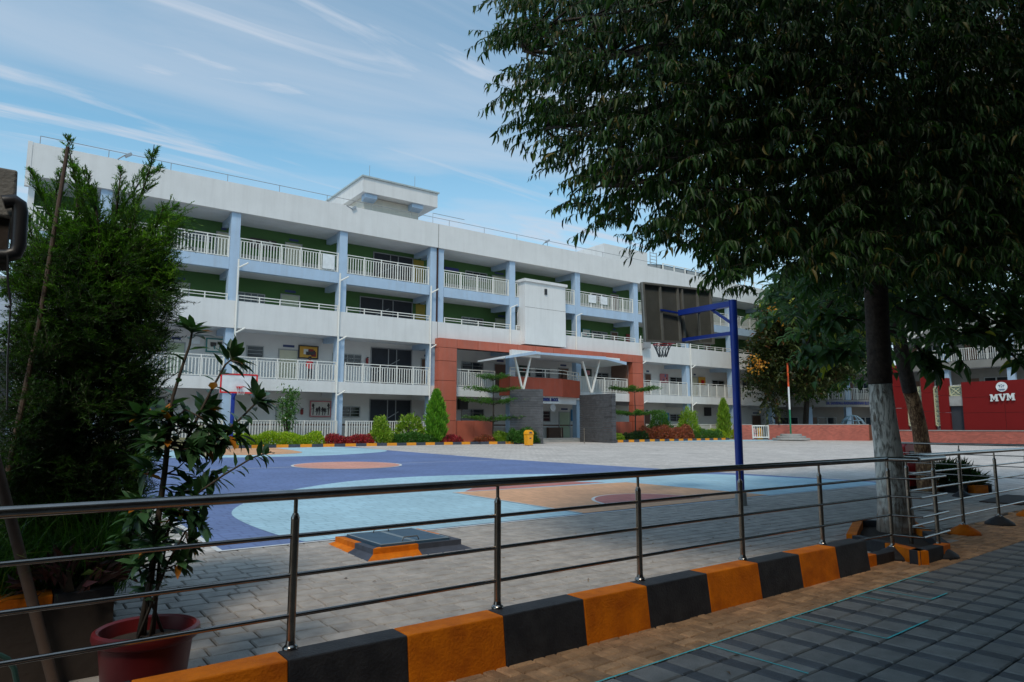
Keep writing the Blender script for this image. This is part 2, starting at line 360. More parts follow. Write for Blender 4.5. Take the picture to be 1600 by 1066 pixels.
def sprays(C, A, nl, length, droop, leafL, leafW, spread=.8, tilt=.4):
    """leaves along arching twigs: C base points, A axis; returns P,D,U and twig polylines"""
    C = np.asarray(C); A = unit(np.asarray(A)); n = len(C)
    length = np.broadcast_to(length, (n,))*rng.uniform(.7, 1.3, n)
    t = (np.arange(nl)+.6)/nl; t = t[None, :]+rng.uniform(-.04, .04, (n, nl))
    q = C[:, None, :]+A[:, None, :]*(t*length[:, None])[..., None]; q[..., 2] -= droop*(t**2)*length[:, None]
    tang = np.repeat(A[:, None, :], nl, 1).copy(); tang[..., 2] -= 2*droop*t; tang = unit(tang)
    hz = unit(np.cross(A, np.array([0, 0, 1.])+rng.normal(0, .2, (n, 3))))
    sg = np.where(np.arange(nl) % 2, 1., -1.)[None, :, None]
    D = unit(tang*tilt+hz[:, None, :]*sg*spread+np.array([0, 0, -1.])*droop*1.3+rng.normal(0, .34, (n, nl, 3)))
    U = np.array([0, 0, 1.])+rng.normal(0, .35, (n, nl, 3))
    tw = np.stack([C, C+A*(length/2)[:, None]-np.array([0, 0, 1])*droop*.25*length[:, None], C+A*length[:, None]-np.array([0, 0, 1])*droop*length[:, None]], 1)
    return q.reshape(-1, 3), D.reshape(-1, 3), U.reshape(-1, 3), tw
def twigmesh(name, tw, r, mat_, parent):
    n = len(tw); tw = np.asarray(tw); d = unit(tw[:, -1]-tw[:, 0]); u = unit(np.cross(d, np.array([.31, .2, .93]))); v = np.cross(d, u)
    K = tw.shape[1]; V = []
    for i in range(K):
        rr = r*(1-.7*i/(K-1))
        for j in range(3):
            a = 2*math.pi*j/3; V.append(tw[:, i]+(u*math.cos(a)+v*math.sin(a))*rr)
    V = np.stack(V, 1); k = K*3
    f = [(i*3+j, i*3+(j+1) % 3, i*3+3+(j+1) % 3, i*3+3+j) for i in range(K-1) for j in range(3)]
    M = np.array(rootinv(parent)); VV = V.reshape(-1, 3)@M[:3, :3].T+M[:3, 3]
    Fc = (np.arange(n)[:, None, None]*k+np.array(f)[None]).reshape(-1, 4)
    me = bpy.data.meshes.new(name); me.vertices.add(len(VV)); me.vertices.foreach_set('co', VV.ravel())
    me.loops.add(Fc.size); me.loops.foreach_set('vertex_index', Fc.ravel().astype(np.int32)); me.polygons.add(len(Fc))
    me.polygons.foreach_set('loop_start', np.arange(0, Fc.size, 4, dtype=np.int32)); me.polygons.foreach_set('loop_total', np.full(len(Fc), 4, np.int32))
    me.update(calc_edges=True); me.materials.append(mat_); o = bpy.data.objects.new(name, me); col.objects.link(o); o.parent = parent; return o
def curve_pts(a, b, n=6, sag=.0, wob=.1):
    a, b = np.array(a, float), np.array(b, float); L = np.linalg.norm(b-a); o = []
    for i in range(n+1):
        t = i/n; p = a+(b-a)*t; p[2] += sag*4*t*(1-t)*L
        if 0 < i < n: p += rng.normal(0, wob*L*.1, 3)
        o.append(tuple(p))
    return o
exec_parts = []

# ================================================================== GROUND
def sheet(name, pts, m, dz=0., kind='structure', parent=None):
    b = MB(); b.quad(*[(x, y, gz(y)+dz) for x, y in pts]); o = b.build(name, m, parent)
    if kind: o['kind'] = kind
    return o
def strips(name, x0, x1, ys, m, dz=0.):
    b = MB()
    for a, c in zip(ys[:-1], ys[1:]): b.quad((x0, a, gz(a)+dz), (x1, a, gz(a)+dz), (x1, c, gz(c)+dz), (x0, c, gz(c)+dz))
    return b
PAVE = pavemat('grey courtyard paving', (.52, .485, .455), (.22, .21, .195), .30, .20, .12, .010, .82, .16)
b = MB(); b.quad((-1500, -1500, -.4), (1500, -1500, -.4), (1500, 1500, -.4), (-1500, 1500, -.4)); struct(b.build('ground', mat('dry earth', (.16, .13, .09), .95)))
JD = mat('dark sand joints', (.028, .026, .024), .95, .2, 8)
cy = MB()
for x0, x1, ys in ((17, 110, (4.35, 5, 8.72)), (-40, 110, (8.72, 20, 36, 60))):
    q = strips('', x0, x1, ys, None); k = len(cy.v); cy.v += q.v; cy.f += [tuple(i+k for i in f) for f in q.f]; cy.m += q.m
q = strips('', 14.2, 17, (5, 8.72), None, 0); 
courtyard = struct(cy.build('courtyard', PAVE))
bed = MB(); bed.quad((-12, 3.7, -.034), (17, 3.7, -.034), (17, 5, -.034), (-12, 5, -.034)); bed.quad((-12, 5, -.034), (17, 5, -.034), (17, 8.72, gz(8.72)-.034), (-12, 8.72, gz(8.72)-.034))
struct(bed.build('courtyard_bed', JD))

def piece_mesh(name, l, wd, h, m, ch=.009):
    """a paving piece with chamfered top edges, origin at its centre, top at z=0"""
    b = MB(); a, c = l/2, wd/2
    V = [(-a, -c, -h), (a, -c, -h), (a, c, -h), (-a, c, -h), (-a, -c, -ch), (a, -c, -ch), (a, c, -ch), (-a, c, -ch),
         (-a+ch, -c+ch, 0), (a-ch, -c+ch, 0), (a-ch, c-ch, 0), (-a+ch, c-ch, 0)]
    b.v = V
    for i in range(4):
        j = (i+1) % 4; b.f += [(i, j, j+4, i+4), (i+4, j+4, j+8, i+8)]
    b.f.append((8, 9, 10, 11)); b.m = [0]*9
    me = bpy.data.meshes.new(name); me.from_pydata(b.v, [], b.f); me.materials.append(m); return me
def lay(pieces, parent, name, mobj, misl, h=.04, gap=.010, limit=300):
    """pieces: (cx,cy,z,len,wid,rot). nearest in view become parts, the rest one joined part"""
    sc_ = []
    for p in pieces:
        x, y, k = proj((p[0], p[1], p[2])); vis = k > .3 and -30 < x < 1630 and 0 < y < 1090
        sc_.append((0 if vis else 1, k if k > 0 else 99))
    order = sorted(range(len(pieces)), key=lambda i: sc_[i]); cache = {}; rest = MB()
    for n_, i in enumerate(order):
        cx, cy_, z, l, wd, ro = pieces[i]; tx, ty, dz = random.gauss(0, .006), random.gauss(0, .006)+(S if cy_ > 5 else 0), random.uniform(-.0015, .0015)
        key = (round(l, 3), round(wd, 3))
        if n_ < limit and sc_[i][0] == 0:
            if key not in cache: cache[key] = piece_mesh(name, l-gap, wd-gap, h, mobj)
            o = bpy.data.objects.new(name, cache[key]); col.objects.link(o); o.parent = parent
            o.location = (cx, cy_, z+dz); o.rotation_euler = (ty if ro == 0 else ty, tx, ro)
        else:
            k = len(rest.v); a, c, ch = (l-gap)/2, (wd-gap)/2, .009; co, si = math.cos(ro), math.sin(ro)
            for (u, v, q) in [(-a, -c, -h), (a, -c, -h), (a, c, -h), (-a, c, -h), (-a, -c, -ch), (a, -c, -ch), (a, c, -ch), (-a, c, -ch), (-a+ch, -c+ch, 0), (a-ch, -c+ch, 0), (a-ch, c-ch, 0), (-a+ch, c-ch, 0)]:
                X_, Y_ = u*co-v*si, u*si+v*co; rest.v.append((cx+X_, cy_+Y_, z+dz+q-tx*X_+ty*Y_))
            for u in range(4):
                j = (u+1) % 4; rest.f += [(k+u, k+j, k+j+4, k+u+4), (k+u+4, k+j+4, k+j+8, k+u+8)]
            rest.f.append((k+8, k+9, k+10, k+11)); rest.m += [0]*9
    if rest.v:
        me = bpy.data.meshes.new(name); me.from_pydata(rest.v, [], rest.f); me.materials.append(misl)
        o = bpy.data.objects.new(name+'_field', me); col.objects.link(o); o.parent = parent; o['kind'] = 'stuff'
# courtyard pavers
pv = []; y = 4.02
row = 0
while y < 8.70:
    wd = .197; x = -1.2 - random.uniform(0, .3)
    ex = 17.0
    while x < ex:
        l = random.choice((.2, .3, .3, .2, .3)); cyy = y+wd/2
        if not (x > 10.4 and cyy < 4.62+.05*(x-12)): pv.append((x+l/2, cyy, gz(cyy), l, wd, 0))
        x += l
    y += wd
PVO = objvar(mat('grey concrete pavers', (.375, .345, .315), .8, .22, 6, bump=.5, bscale=90), .10)  # near copy of the courtyard grey, foreground shade put into its colour
PVI = islevar(mat('grey concrete pavers field', (.375, .345, .315), .8, .22, 6, bump=.5, bscale=90), .10)
pvroot = struct(bpy.data.objects.new('courtyard_paving', bpy.data.meshes.new('courtyard_paving'))); col.objects.link(pvroot)
_b = MB(); _b.quad((-1.2, 4.0, -.0301), (10.4, 4.0, -.0301), (10.4, 5, -.0301), (-1.2, 5, -.0301)); _b2 = _b.build('tmp', JD); pvroot.data = _b2.data; bpy.data.objects.remove(_b2); 
lay(pv, pvroot, 'paver', PVO, PVI)
# tan brick strip + slate footpath, turned 2.6 deg
A0 = np.array([3.3, 3.16]); AR = .048; eu = np.array([math.cos(AR), math.sin(AR)]); ev = np.array([-math.sin(AR), math.cos(AR)])
def uv(u, v): p = A0+eu*u+ev*v; return p[0], p[1]
b = MB()
P4 = [uv(-9, -8), uv(40, -8), uv(40, 1.9), uv(-9, 1.2)]
b.quad(*[(p[0], p[1], -.036) for p in P4]); fp = struct(b.build('footpath', JD))
b = MB(); b.quad(*[(*uv(a, c), -.0305) for a, c in ((-9, .0), (16, .0), (16, 1.0), (-9, .62))]); bs = struct(b.build('brick_strip', JD))
br = []
# basket weave of two-brick squares, every second pair turned
for j in range(6):
    v0 = .0+j*.2
    for i in range(-30, 80):
        u0 = i*.2
        if (i+j) % 2:
            q = [(u0+.1, v0+.05, .2, .1, 0), (u0+.1, v0+.15, .2, .1, 0)]
        else:
            q = [(u0+.05, v0+.1, .2, .1, math.pi/2), (u0+.15, v0+.1, .2, .1, math.pi/2)]
        for (cu, cv, l, wd, ro) in q:
            x, y = uv(cu, cv)
            ylim = 3.86 if x < 7.4 else 4.05+(x-7.4)*.1
            if y < ylim: br.append((x, y, 0., l, wd, ro+AR))
BRO = objvar(mat('tan paving brick', (.43, .245, .125), .8, .35, 7, bump=.7, bscale=70), .25)
BRI = islevar(mat('tan paving brick field', (.43, .245, .125), .8, .35, 7, bump=.7, bscale=70), .25)
lay(br, bs, 'brick', BRO, BRI, gap=.009)
tl = []
for j in range(15):
    v0 = -.24*(j+1)+.0; off = (j % 2)*.0
    u0 = -6.4+off
    i = 0
    while u0 < 13:
        l = .25 if i % 2 == 0 else .12
        x, y = uv(u0+l/2, v0+.12); tl.append((x, y, .0, l, .24, AR, i % 2)); u0 += l; i += 1
TL1 = objvar(mat('slate grey paving tile', (.19, .185, .175), .62, .25, 5, bump=.3, bscale=70), .16)
TL1i = islevar(mat('slate grey paving tile field', (.19, .185, .175), .62, .25, 5, bump=.3, bscale=70), .16)
TL2 = objvar(mat('dark blue paving tile', (.075, .08, .088), .6, .2, 5, bump=.3, bscale=70), .2)
TL2i = islevar(mat('dark blue paving tile field', (.075, .08, .088), .6, .2, 5, bump=.3, bscale=70), .2)
lay([t[:6] for t in tl if t[6] == 0], fp, 'tile', TL1, TL1i, gap=.012, limit=200)
lay([t[:6] for t in tl if t[6] == 1], fp, 'narrow_tile', TL2, TL2i, gap=.012, limit=100)
# turquoise line painted along the edge and joints
CY = mat('turquoise line paint', (.06, .55, .58), .6, .25, 30)
b = MB()
def ln(u0, v0, u1, v1, wd=.014):
    p, q = np.array(uv(u0, v0)), np.array(uv(u1, v1)); d = unit(q-p); n_ = np.array([-d[1], d[0]])*wd/2
    b.quad((*(p-n_), .0045), (*(q-n_), .0045), (*(q+n_), .0045), (*(p+n_), .0045))
ln(-.9, -.002, 4.6, -.002); k37 = .37
for uu, n_ in ((k37*2, 3), (k37*5, 3)): ln(uu, 0, uu, -.24*n_)
ln(k37*5, -.72, k37*7, -.72); ln(k37*8, 0, k37*8, -.24); ln(k37*9, -.02, k37*9, -.48); ln(k37*9, -.48, k37*10, -.48); ln(k37*11, 0, k37*11, -.24)
b.build('painted_line', CY, fp)

# painted court, each colour a sheet 4 mm above the one below
PB = pavemat('blue court paint', (.125, .185, .37), (.095, .14, .29), .30, .20, .06, .016, .75, .20)
PL = pavemat('pale blue court paint', (.36, .56, .66), (.28, .45, .54), .30, .20, .05, .016, .75, .17)
PT = pavemat('tan court paint', (.62, .35, .20), (.48, .27, .16), .30, .20, .06, .016, .75, .17)
PR = pavemat('dusty red court paint', (.46, .17, .15), (.36, .13, .12), .30, .20, .06, .016, .75, .17)
PS = pavemat('salmon court paint', (.62, .30, .23), (.50, .24, .2), .30, .20, .06, .016, .75, .17)
PW = mat('white line paint', (.60, .62, .63), .7, .1, 3)
def court(name, pts, m, lvl):
    """pts in world xy; triangulated so that the sheet follows the slope change at y=36"""
    b = MB(); ptsA = [(x, y) for x, y in pts]
    b.quad(*[(x, y, S*(y-5)+.004*lvl if y < 36.2 else S*31+.004*lvl) for x, y in ptsA]); o = b.build(name, m); o['kind'] = 'structure'; return o
court('court_blue', [(2.16, 8.74), (18.9, 8.74), (17.6, 14.5), (16.7, 18.5), (15.9, 22.5), (15.3, 30.9), (15.3, 35.9), (2.1, 35.9)], PB, 1)
def arcpts(cx, cy, r, a0, a1, n=40, ry=None): return [(cx+r*math.cos(R(a0+(a1-a0)*i/n)), cy+(ry or r)*math.sin(R(a0+(a1-a0)*i/n))) for i in range(n+1)]
arc = [(3.16, 8.76), (3.0, 9.6), (2.95, 11.0), (3.05, 12.0), (3.5, 13.05), (4.3, 14.3), (5.44, 15.35), (6.8, 16.3), (8.0, 16.65), (9.3, 16.75), (10.9, 16.4), (12.3, 15.8), (13.6, 15.15), (15.4, 14.2), (17.2, 13.0), (17.9, 11.2), (18.5, 9.6), (18.4, 8.76)]
def smooth(p, it=2):
    for _ in range(it):
        q = [p[0]]
        for a, c in zip(p[:-1], p[1:]): q += [(a[0]*.75+c[0]*.25, a[1]*.75+c[1]*.25), (a[0]*.25+c[0]*.75, a[1]*.25+c[1]*.75)]
        p = q+[p[-1]]
    return p
court('court_pale_blue_near', smooth(arc), PL, 2)
arcf = [(2.2, 35.88), (2.4, 31.5), (4.2, 29.3), (6.2, 28.3), (8.1, 27.8), (10.0, 27.7), (11.7, 28.1), (13.4, 29.0), (14.6, 29.9), (15.25, 31.2), (15.25, 32.6), (14.6, 35.88)]
court('court_pale_blue_far', smooth(arcf), PL, 2)
court('court_key_near', [(7.93, 8.77), (13.25, 8.77), (12.8, 12.5), (7.78, 12.7)], PT, 3)
court('court_key_far', smooth([(6.3, 35.87), (6.4, 31.6), (7.2, 30.0), (8.6, 29.3), (10.4, 29.9), (11.1, 31.2), (11.2, 35.87)]), PT, 3)
court('court_free_throw_red', smooth([(8.1, 12.76), (9.0, 13.6), (10.2, 13.9), (11.4, 13.6), (12.3, 12.76)]), PR, 3)
court('court_line_restricted', arcpts(10.35, 9.2, 1.28, 0, 180, 30, 1.42), PW, 4)
court('court_restricted_red', arcpts(10.35, 9.2, 1.22, 0, 180, 30, 1.35), PR, 5)
court('court_line_circle', arcpts(9.25, 21.85, 1.80, 0, 354, 48), PW, 3)
court('court_circle', arcpts(9.25, 21.85, 1.72, 0, 354, 48), PS, 4)
def cline(x0, y0, x1, y1, wd=.06, lvl=2):
    d = unit(np.array([x1-x0, y1-y0])); n_ = np.array([-d[1], d[0]])*wd/2
    court('court_line', [(x0-n_[0], y0-n_[1]), (x1-n_[0], y1-n_[1]), (x1+n_[0], y1+n_[1]), (x0+n_[0], y0+n_[1])], PW, lvl)
cline(2.16, 21.9, 7.45, 21.9); cline(11.05, 21.9, 16.0, 21.9)
cline(2.13, 8.70, 2.13, 35.9, .07, 1.5); cline(2.1, 8.70, 18.9, 8.70, .06, 1.6)
cline(7.93, 8.8, 7.78, 12.72, .05, 4); cline(7.78, 12.72, 12.8, 12.5, .05, 4)
sheet('court_far_strip', [(36, 35.5), (53, 36.2), (62, 33), (47, 33.2)], PL, .004)

# ================================================================== SCHOOL BUILDING
bld = thing('school_building', 'long white four storey school block with pale blue columns, green upper corridors and white railings', 'school building', (0, 40, .45))
FY, CY0, BWY = 39.85, 40.0, 42.6
colX = [3.3, 9.75, 16.25, 22.72, 23.30, 29.42, 35.88, 42.5, 49.0, 55.6, 61.9]
XE = 63.2
def bbox(name, a, b_, m, **k): return MB().box(a, b_).build(name, m, bld, **k)
# slabs / bands, butted at x = 23.0 with a dark movement joint between
for x0, x1 in ((0.03, 22.99), (23.03, XE)):
    bbox('first_floor_band', (x0, FY, 3.6), (x1, FY+.22, 4.27), WHITE)
    bbox('parapet_band', (x0, FY, 7.05), (x1, FY+.20, 8.60), WHITE)
    bbox('roof_band', (x0, FY, 13.75), (x1, FY+.25, 15.43), WHITE)
    for z, m in ((3.72, FLOORM), (7.2, FLOORM), (10.55, FLOORM)): bbox('floor_slab', (x0, FY+.24, z), (x1, BWY-.01, z+.42), SOFFIT)
    bbox('roof_slab', (x0, FY+.26, 13.78), (x1, 52, 14.2), SOFFIT)
bbox('movement_joint', (22.991, FY+.02, 3.6), (23.029, FY+.2, 15.40), JOINT)
prev = [.3]+colX
for a, c in zip([.28]+colX, colX+[XE]):
    if c-a > 1: bbox('third_floor_beam', (a+.262, CY0+.03, 10.42), (c-.262 if c != XE else c, CY0+.3, 11.09), BLUEG)
for x in colX:
    w_ = .255 if x not in (22.72, 23.30) else .235
    bbox('column', (x-w_, CY0, .45), (x+w_, CY0+.5, 13.748), BLUEG)
    for z in (3.72, 7.2, 10.55, 13.78):   # haunched cross beams under each slab
        m_ = MB(); m_.prism([(x-.15, CY0+.5, z), (x-.15, BWY-.01, z), (x-.15, BWY-.01, z-.32), (x-.15, CY0+1.1, z-.42), (x-.15, CY0+.5, z-.42)], (.3, 0, 0)); m_.build('cross_beam', BLUEG if z > 7 else SOFFIT, bld)
# ends and back of the block
bbox('end_wall', (.0, FY+.26, .3), (.26, 52, 15.40), WHITE)
bbox('end_fin', (-.18, FY-.02, 13.2), (.02, FY+.24, 15.46), WHITE)
# curved corner at the far end
m_ = MB()
for z0, z1 in ((3.6, 4.27), (7.05, 8.6), (13.75, 15.43)):
    pts = [(XE+2.6*math.sin(R(a)), FY+2.6-2.6*math.cos(R(a))) for a in range(0, 91, 10)]
    for p, q in zip(pts[:-1], pts[1:]): m_.quad((*p, z0), (*q, z0), (*q, z1), (*p, z1))
    m_.quad(*[(*p, z0) for p in pts], (XE, FY+2.6, z0)); m_.quad(*[(*p, z1) for p in pts], (XE, FY+2.6, z1))
m_.build('curved_corner', WHITE, bld)
for z0, z1, m in ((.45, 3.72, WHITE_IN), (4.14, 7.2, WHITE_IN), (7.62, 10.55, GREEN), (10.97, 13.78, GREEN)):
    bbox('back_wall', (.27, BWY, z0), (66, BWY+.25, z1), m)
    bbox('wainscot', (.27, BWY-.012, z0), (66, BWY-.002, z0+1.05), FLOORM if z0 < 1 else mat('cream dado', (.45, .42, .36), .7)) if z0 > 9 or z0 < 1 else None
bbox('rear_body', (.3, BWY+.3, .3), (66, 52, 13.7), WHITE)
bbox('plinth', (.0, FY+.1, .2), (XE, BWY, .56), CONC)

# railings, one per bay and floor
def rail_run(x0, x1, z, zt, z2, y, bal=True, sp=.17, post=1.3):
    m_ = MB(); m_.box((x0, y-.022, zt-.045), (x1, y+.022, zt)); m_.box((x0, y-.018, z2-.035), (x1, y+.018, z2))
    if bal: m_.box((x0, y-.02, z+.05), (x1, y+.02, z+.09))
    n_ = max(1, round((x1-x0)/post)); 
    for i in range(n_+1):
        x = x0+.03+(x1-x0-.06)*i/n_; m_.box((x-.028, y-.03, z-.12), (x+.028, y+.03, zt+.004))
    o = m_.build('railing', RAILW, bld)
    if bal:
        m_ = MB(); nb = int((x1-x0)/sp)
        for i in range(nb):
            x = x0+(i+.5)*(x1-x0)/nb; m_.box((x-.026, y-.012, z+.09), (x+.026, y+.012, z2-.035))
        q = m_.build('baluster_row', RAILW, bld, kind='stuff'); q.parent = o
        q.matrix_parent_inverse.identity()
    return o
ends = [.3]+colX+[XE]
for a, c in zip(ends[:-1], ends[1:]):
    if c-a < 1: continue
    x0 = a+(.27 if a != .3 else 0); x1 = c-(.27 if c != XE else 0)
    if not (23.1 < a < 41.5): rail_run(x0, x1, 4.27, 5.47, 5.30, FY+.05)
    rail_run(x0, x1, 8.60, 8.97, 8.80, FY+.08, bal=False)
    rail_run(x0, x1, 11.09, 12.33, 12.17, CY0+.1)
rail_run(24.35, 27.7, 4.27, 5.47, 5.30, FY-.1); rail_run(34.5, 41.0, 4.27, 5.47, 5.30, FY-.1)
# roof edge rail: thin grey left part, white stout part at the right
m_ = MB(); m_.tube([(.3, FY+.1, 15.86), (45, FY+.1, 15.86)], .018, 5)
for i in range(16): m_.tube([(.3+i*2.95, FY+.1, 15.4), (.3+i*2.95, FY+.1, 15.86)], .018, 5)
m_.build('roof_rail', GREYP, bld)
m_ = MB(); m_.tube([(46, FY+.1, 15.95), (XE, FY+.1, 15.95)], .035, 6)
for i in range(12): m_.box((46+i*1.5-.04, FY+.06, 15.4), (46+i*1.5+.04, FY+.14, 16.0))
m_.build('roof_rail', RAILW, bld)
# rain pipes with a spout at each floor
for x in (9.95, 16.0, 22.45, 42.75, 49.2, 61.5, 35.5, 29.1):
    m_ = MB(); y = FY-.07; top = 11.0 if x < 30 else 9.2
    if x in (35.5, 29.1): m_.tube([(x, y, 7.45), (x, y, 10.2)], .05, 6); m_.tube([(x, y, 10.2), (x+.55, y-.1, 10.45)], .04, 6)
    else:
        m_.tube([(x, y, .5 if not 22 < x < 24 else .6), (x, y, top)], .055, 6)
        for z in (10.5, 6.75, 3.4): 
            if z < top: m_.tube([(x, y, z), (x+.5, y-.12, z+.32)], .05, 6)
    m_.build('rain_pipe', RAILW, bld)

# openings on the corridor wall, from photo pixels on the plane of that wall
def wallrect(px0, py0, px1, py1, off=.02, Y=BWY):
    a = atY(px0, py0, Y-off); c = atY(px1, py1, Y-off); z = sorted((a[2], c[2])); return a[0], c[0], z[0], z[1]
def window(px0, py0, px1, py1, n=3, zb=None, grill=True, lite=GLASS):
    x0, x1, z0, z1 = wallrect(px0, py0, px1, py1)
    o = MB(); t = .06
    for a, c in (((x0-t, BWY-.06, z0-t), (x1+t, BWY-.001, z0)), ((x0-t, BWY-.06, z1), (x1+t, BWY-.001, z1+t)), ((x0-t, BWY-.06, z0), (x0, BWY-.001, z1)), ((x1, BWY-.06, z0), (x1+t, BWY-.001, z1))): o.box(a, c)
    for i in range(1, n): x = x0+(x1-x0)*i/n; o.box((x-.025, BWY-.05, z0), (x+.025, BWY-.003, z1))
    wo = o.build('window', FRAME, bld); p = MB().box((x0, BWY-.015, z0), (x1, BWY-.005, z1)).build('pane', lite, bld); p.parent = wo
    if grill:
        g = MB(); k = max(3, int((z1-z0)/.2))
        for i in range(1, k): z = z0+(z1-z0)*i/k; g.box((x0, BWY-.04, z-.012), (x1, BWY-.028, z+.012))
        g = g.build('grill', FRAME, bld); g.parent = wo
    return wo
def door(px0, py0, px1, zf, m=DOORM, tall=None):
    x0, x1, z0, z1 = wallrect(px0, py0, px1, py0+20); z1 = zf+2.15 if tall is None else zf+tall
    fr = MB()
    for a, c in (((x0-.07, BWY-.05, zf), (x0, BWY-.001, z1+.07)), ((x1, BWY-.05, zf), (x1+.07, BWY-.001, z1+.07)), ((x0, BWY-.05, z1), (x1, BWY-.001, z1+.07))): fr.box(a, c)
    d = fr.build('door', FRAME, bld); l = MB().box((x0, BWY-.03, zf), (x1, BWY-.004, z1)); l.build('door_leaf', m, bld).parent = d
    MB().box((x1-.14, BWY-.07, zf+1.0), (x1-.10, BWY-.032, zf+1.12)).build('handle', GREYP, bld).parent = d
    s = MB().box((x0+.2, BWY-.03, z1+.2), (x1-.2, BWY-.003, z1+.34)); s.build('door_sign', mat('blue sign plate', (.03, .05, .16), .5) if 'blue sign plate' not in bpy.data.materials else bpy.data.materials['blue sign plate'], bld)
def opening(px0, py0, px1, zf, zt):
    x0, x1, _, _ = wallrect(px0, py0, px1, py0+10)
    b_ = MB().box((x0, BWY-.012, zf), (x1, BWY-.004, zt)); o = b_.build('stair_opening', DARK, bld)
    f_ = MB()
    for x in (x0, x0+(x1-x0)*.42, x0+(x1-x0)*.62, x1): f_.box((x-.03, BWY-.06, zf), (x+.03, BWY-.013, zt))
    f_.box((x0, BWY-.06, zt-.06), (x1, BWY-.013, zt)); f_.build('opening_frame', GREYP, bld).parent = o
    s_ = MB()
    for i in range(7):   # flight of steps seen rising inside
        xx = x0+.3+i*.28; s_.box((xx, BWY-.05, zf+.15*i), (xx+.26, BWY-.013, zf+.15*i+.15))
    s_.build('stair_flight', CONCD, bld).parent = o
    h_ = MB(); h_.bar((x0+.3, BWY-.07, zf+1.0), (x0+2.1, BWY-.07, zf+2.0), .05); h_.build('stair_rail', GREYP, bld).parent = o
F0, F1, F2, F3 = .56, 4.14, 7.62, 10.97
# ground floor
window(228, 620, 256, 638, 2); window(262, 625, 276, 638, 1); door(433, 631, 460, F0); window(518, 636, 561, 651, 3); opening(578, 621, 642, F0, 3.4)
window(722, 640, 755, 656, 2); window(848, 643, 859, 658, 1); door(874, 642, 890, F0); window(1047, 648, 1067, 658, 2); door(1007, 650, 1016, F0, DOORB); door(1175, 650, 1189, F0, DOORB)
door(1140, 650, 1150, F0, DOORB)
# first floor
door(262, 535, 287, F1); window(387, 541, 410, 559, 1); door(437, 545, 464, F1, CREAM); window(521, 553, 563, 572, 4); opening(580, 545, 643, F1, 6.9)
door(659, 563, 669, F1, DOORB); window(722, 566, 754, 583, 2); door(773, 571, 790, F1, DOORB); window(837, 576, 858, 590, 2); door(873, 579, 888, F1, DOORB)
window(930, 583, 950, 594, 2); door(956, 584, 968, F1, DOORB); door(1008, 588, 1017, F1, DOORB); window(1047, 590, 1066, 600, 2); window(1113, 595, 1131, 605, 2); window(1160, 595, 1172, 606, 2); door(1082, 590, 1090, F1, CREAM)
# second floor
window(220, 432, 244, 450, 2); door(264, 442, 294, F2); window(372, 457, 412, 474, 4); door(440, 462, 466, F2); opening(563, 462, 644, F2, 10.3)
window(722, 496, 754, 508, 3, grill=True); door(775, 500, 792, F2); window(925, 518, 948, 528, 3); door(955, 522, 965, F2, DOORB); window(1020, 534, 1050, 545, 3); door(1100, 536, 1110, F2, DOORB)
# third floor
window(280, 358, 330, 378, 4); door(340, 362, 358, F3, CREAM); door(447, 382, 470, F3, CREAM); opening(584, 392, 645, F3, 13.5); door(770, 425, 790, F3, CREAM); window(728, 424, 760, 440, 3)
window(925, 458, 946, 472, 3); door(955, 465, 966, F3, DOORB); window(1040, 478, 1080, 492, 3); door(1100, 486, 1112, F3, DOORB)
yx = wallrect(646, 400, 662, 425); MB().box((yx[0], BWY-.02, F3), (yx[1], BWY-.004, 13.4)).build('yellow_panel', mat('ochre wall paint', (.36, .27, .04), .7), bld)
yx = wallrect(650, 470, 664, 490); MB().box((yx[0], BWY-.02, F2), (yx[1], BWY-.004, 10.2)).build('yellow_panel', bpy.data.materials['ochre wall paint'], bld)
# skirting stripe on the ground floor
bbox('dado_stripe', (.3, BWY-.035, 1.62), (60, BWY-.014, 1.72), DOORB)

# stair head on the roof
hx0, hx1, hy0 = 17.55, 23.2, 40.35
th = MB(); th.box((18.0, 41.15, 14.3), (22.1, 47.0, 16.75)); th.build('stair_head_wall', mat('cream roof room', (.62, .58, .50), .75, .06, 1, streak=.2), bld)
m_ = MB(); m_.box((17.6, 40.4, 16.78), (23.2, 47.5, 17.78)); m_.build('stair_head_roof', WHITE, bld)
m_ = MB(); m_.box((17.5, 40.3, 17.781), (23.3, 47.6, 17.88)); m_.build('roof_coping', mat('grey coping', (.40, .47, .48), .7), bld)
for x in (17.85, 21.3):
    m_ = MB(); m_.prism([(x, 40.55, 16.779), (x, 41.149, 16.779), (x, 41.149, 16.36), (x, 40.55, 16.5)], (.85, 0, 0)); m_.build('bracket', BLUEG, bld)
for x in (18.3, 21.7): MB().tube([(x, 41, 17.88), (x, 41, 18.9)], .015, 5).build('lightning_rod', GREYP, bld)
MB().box((40.2, 41.4, 14.3), (45.6, 47.6, 17.2)).build('roof_tank_room', WHITE, bld)
m_ = MB(); m_.tube([(22.9, 40.5, 15.4), (22.9, 40.5, 16.35), (25.5, 40.5, 16.35)], .02, 5); m_.build('roof_pipe', GREYP, bld)
# ladder frame and dark solar canopy
m_ = MB()
for x in (45.75, 46.6):
    m_.bar((x, 41.2, 15.4), (x, 41.2, 17.3), .05)
for i in range(6): m_.bar((45.75, 41.2, 15.7+i*.3), (46.6, 41.2, 15.7+i*.3), .04)
m_.build('roof_ladder', GREYP, bld)
m_ = MB(); m_.prism([(46.5, 40.6, 16.0), (46.5, 44.6, 16.9), (46.5, 44.6, 16.98), (46.5, 40.6, 16.08)], (11.5, 0, 0)); sp_ = m_.build('solar_panel', SOLAR, bld)
m_ = MB()
for x in (47, 50.5, 54, 57.5): m_.bar((x, 41, 15.4), (x, 41, 16.08), .07); m_.bar((x, 44.2, 14.2), (x, 44.2, 16.8), .07)
m_.build('panel_frame', GREYP, bld)

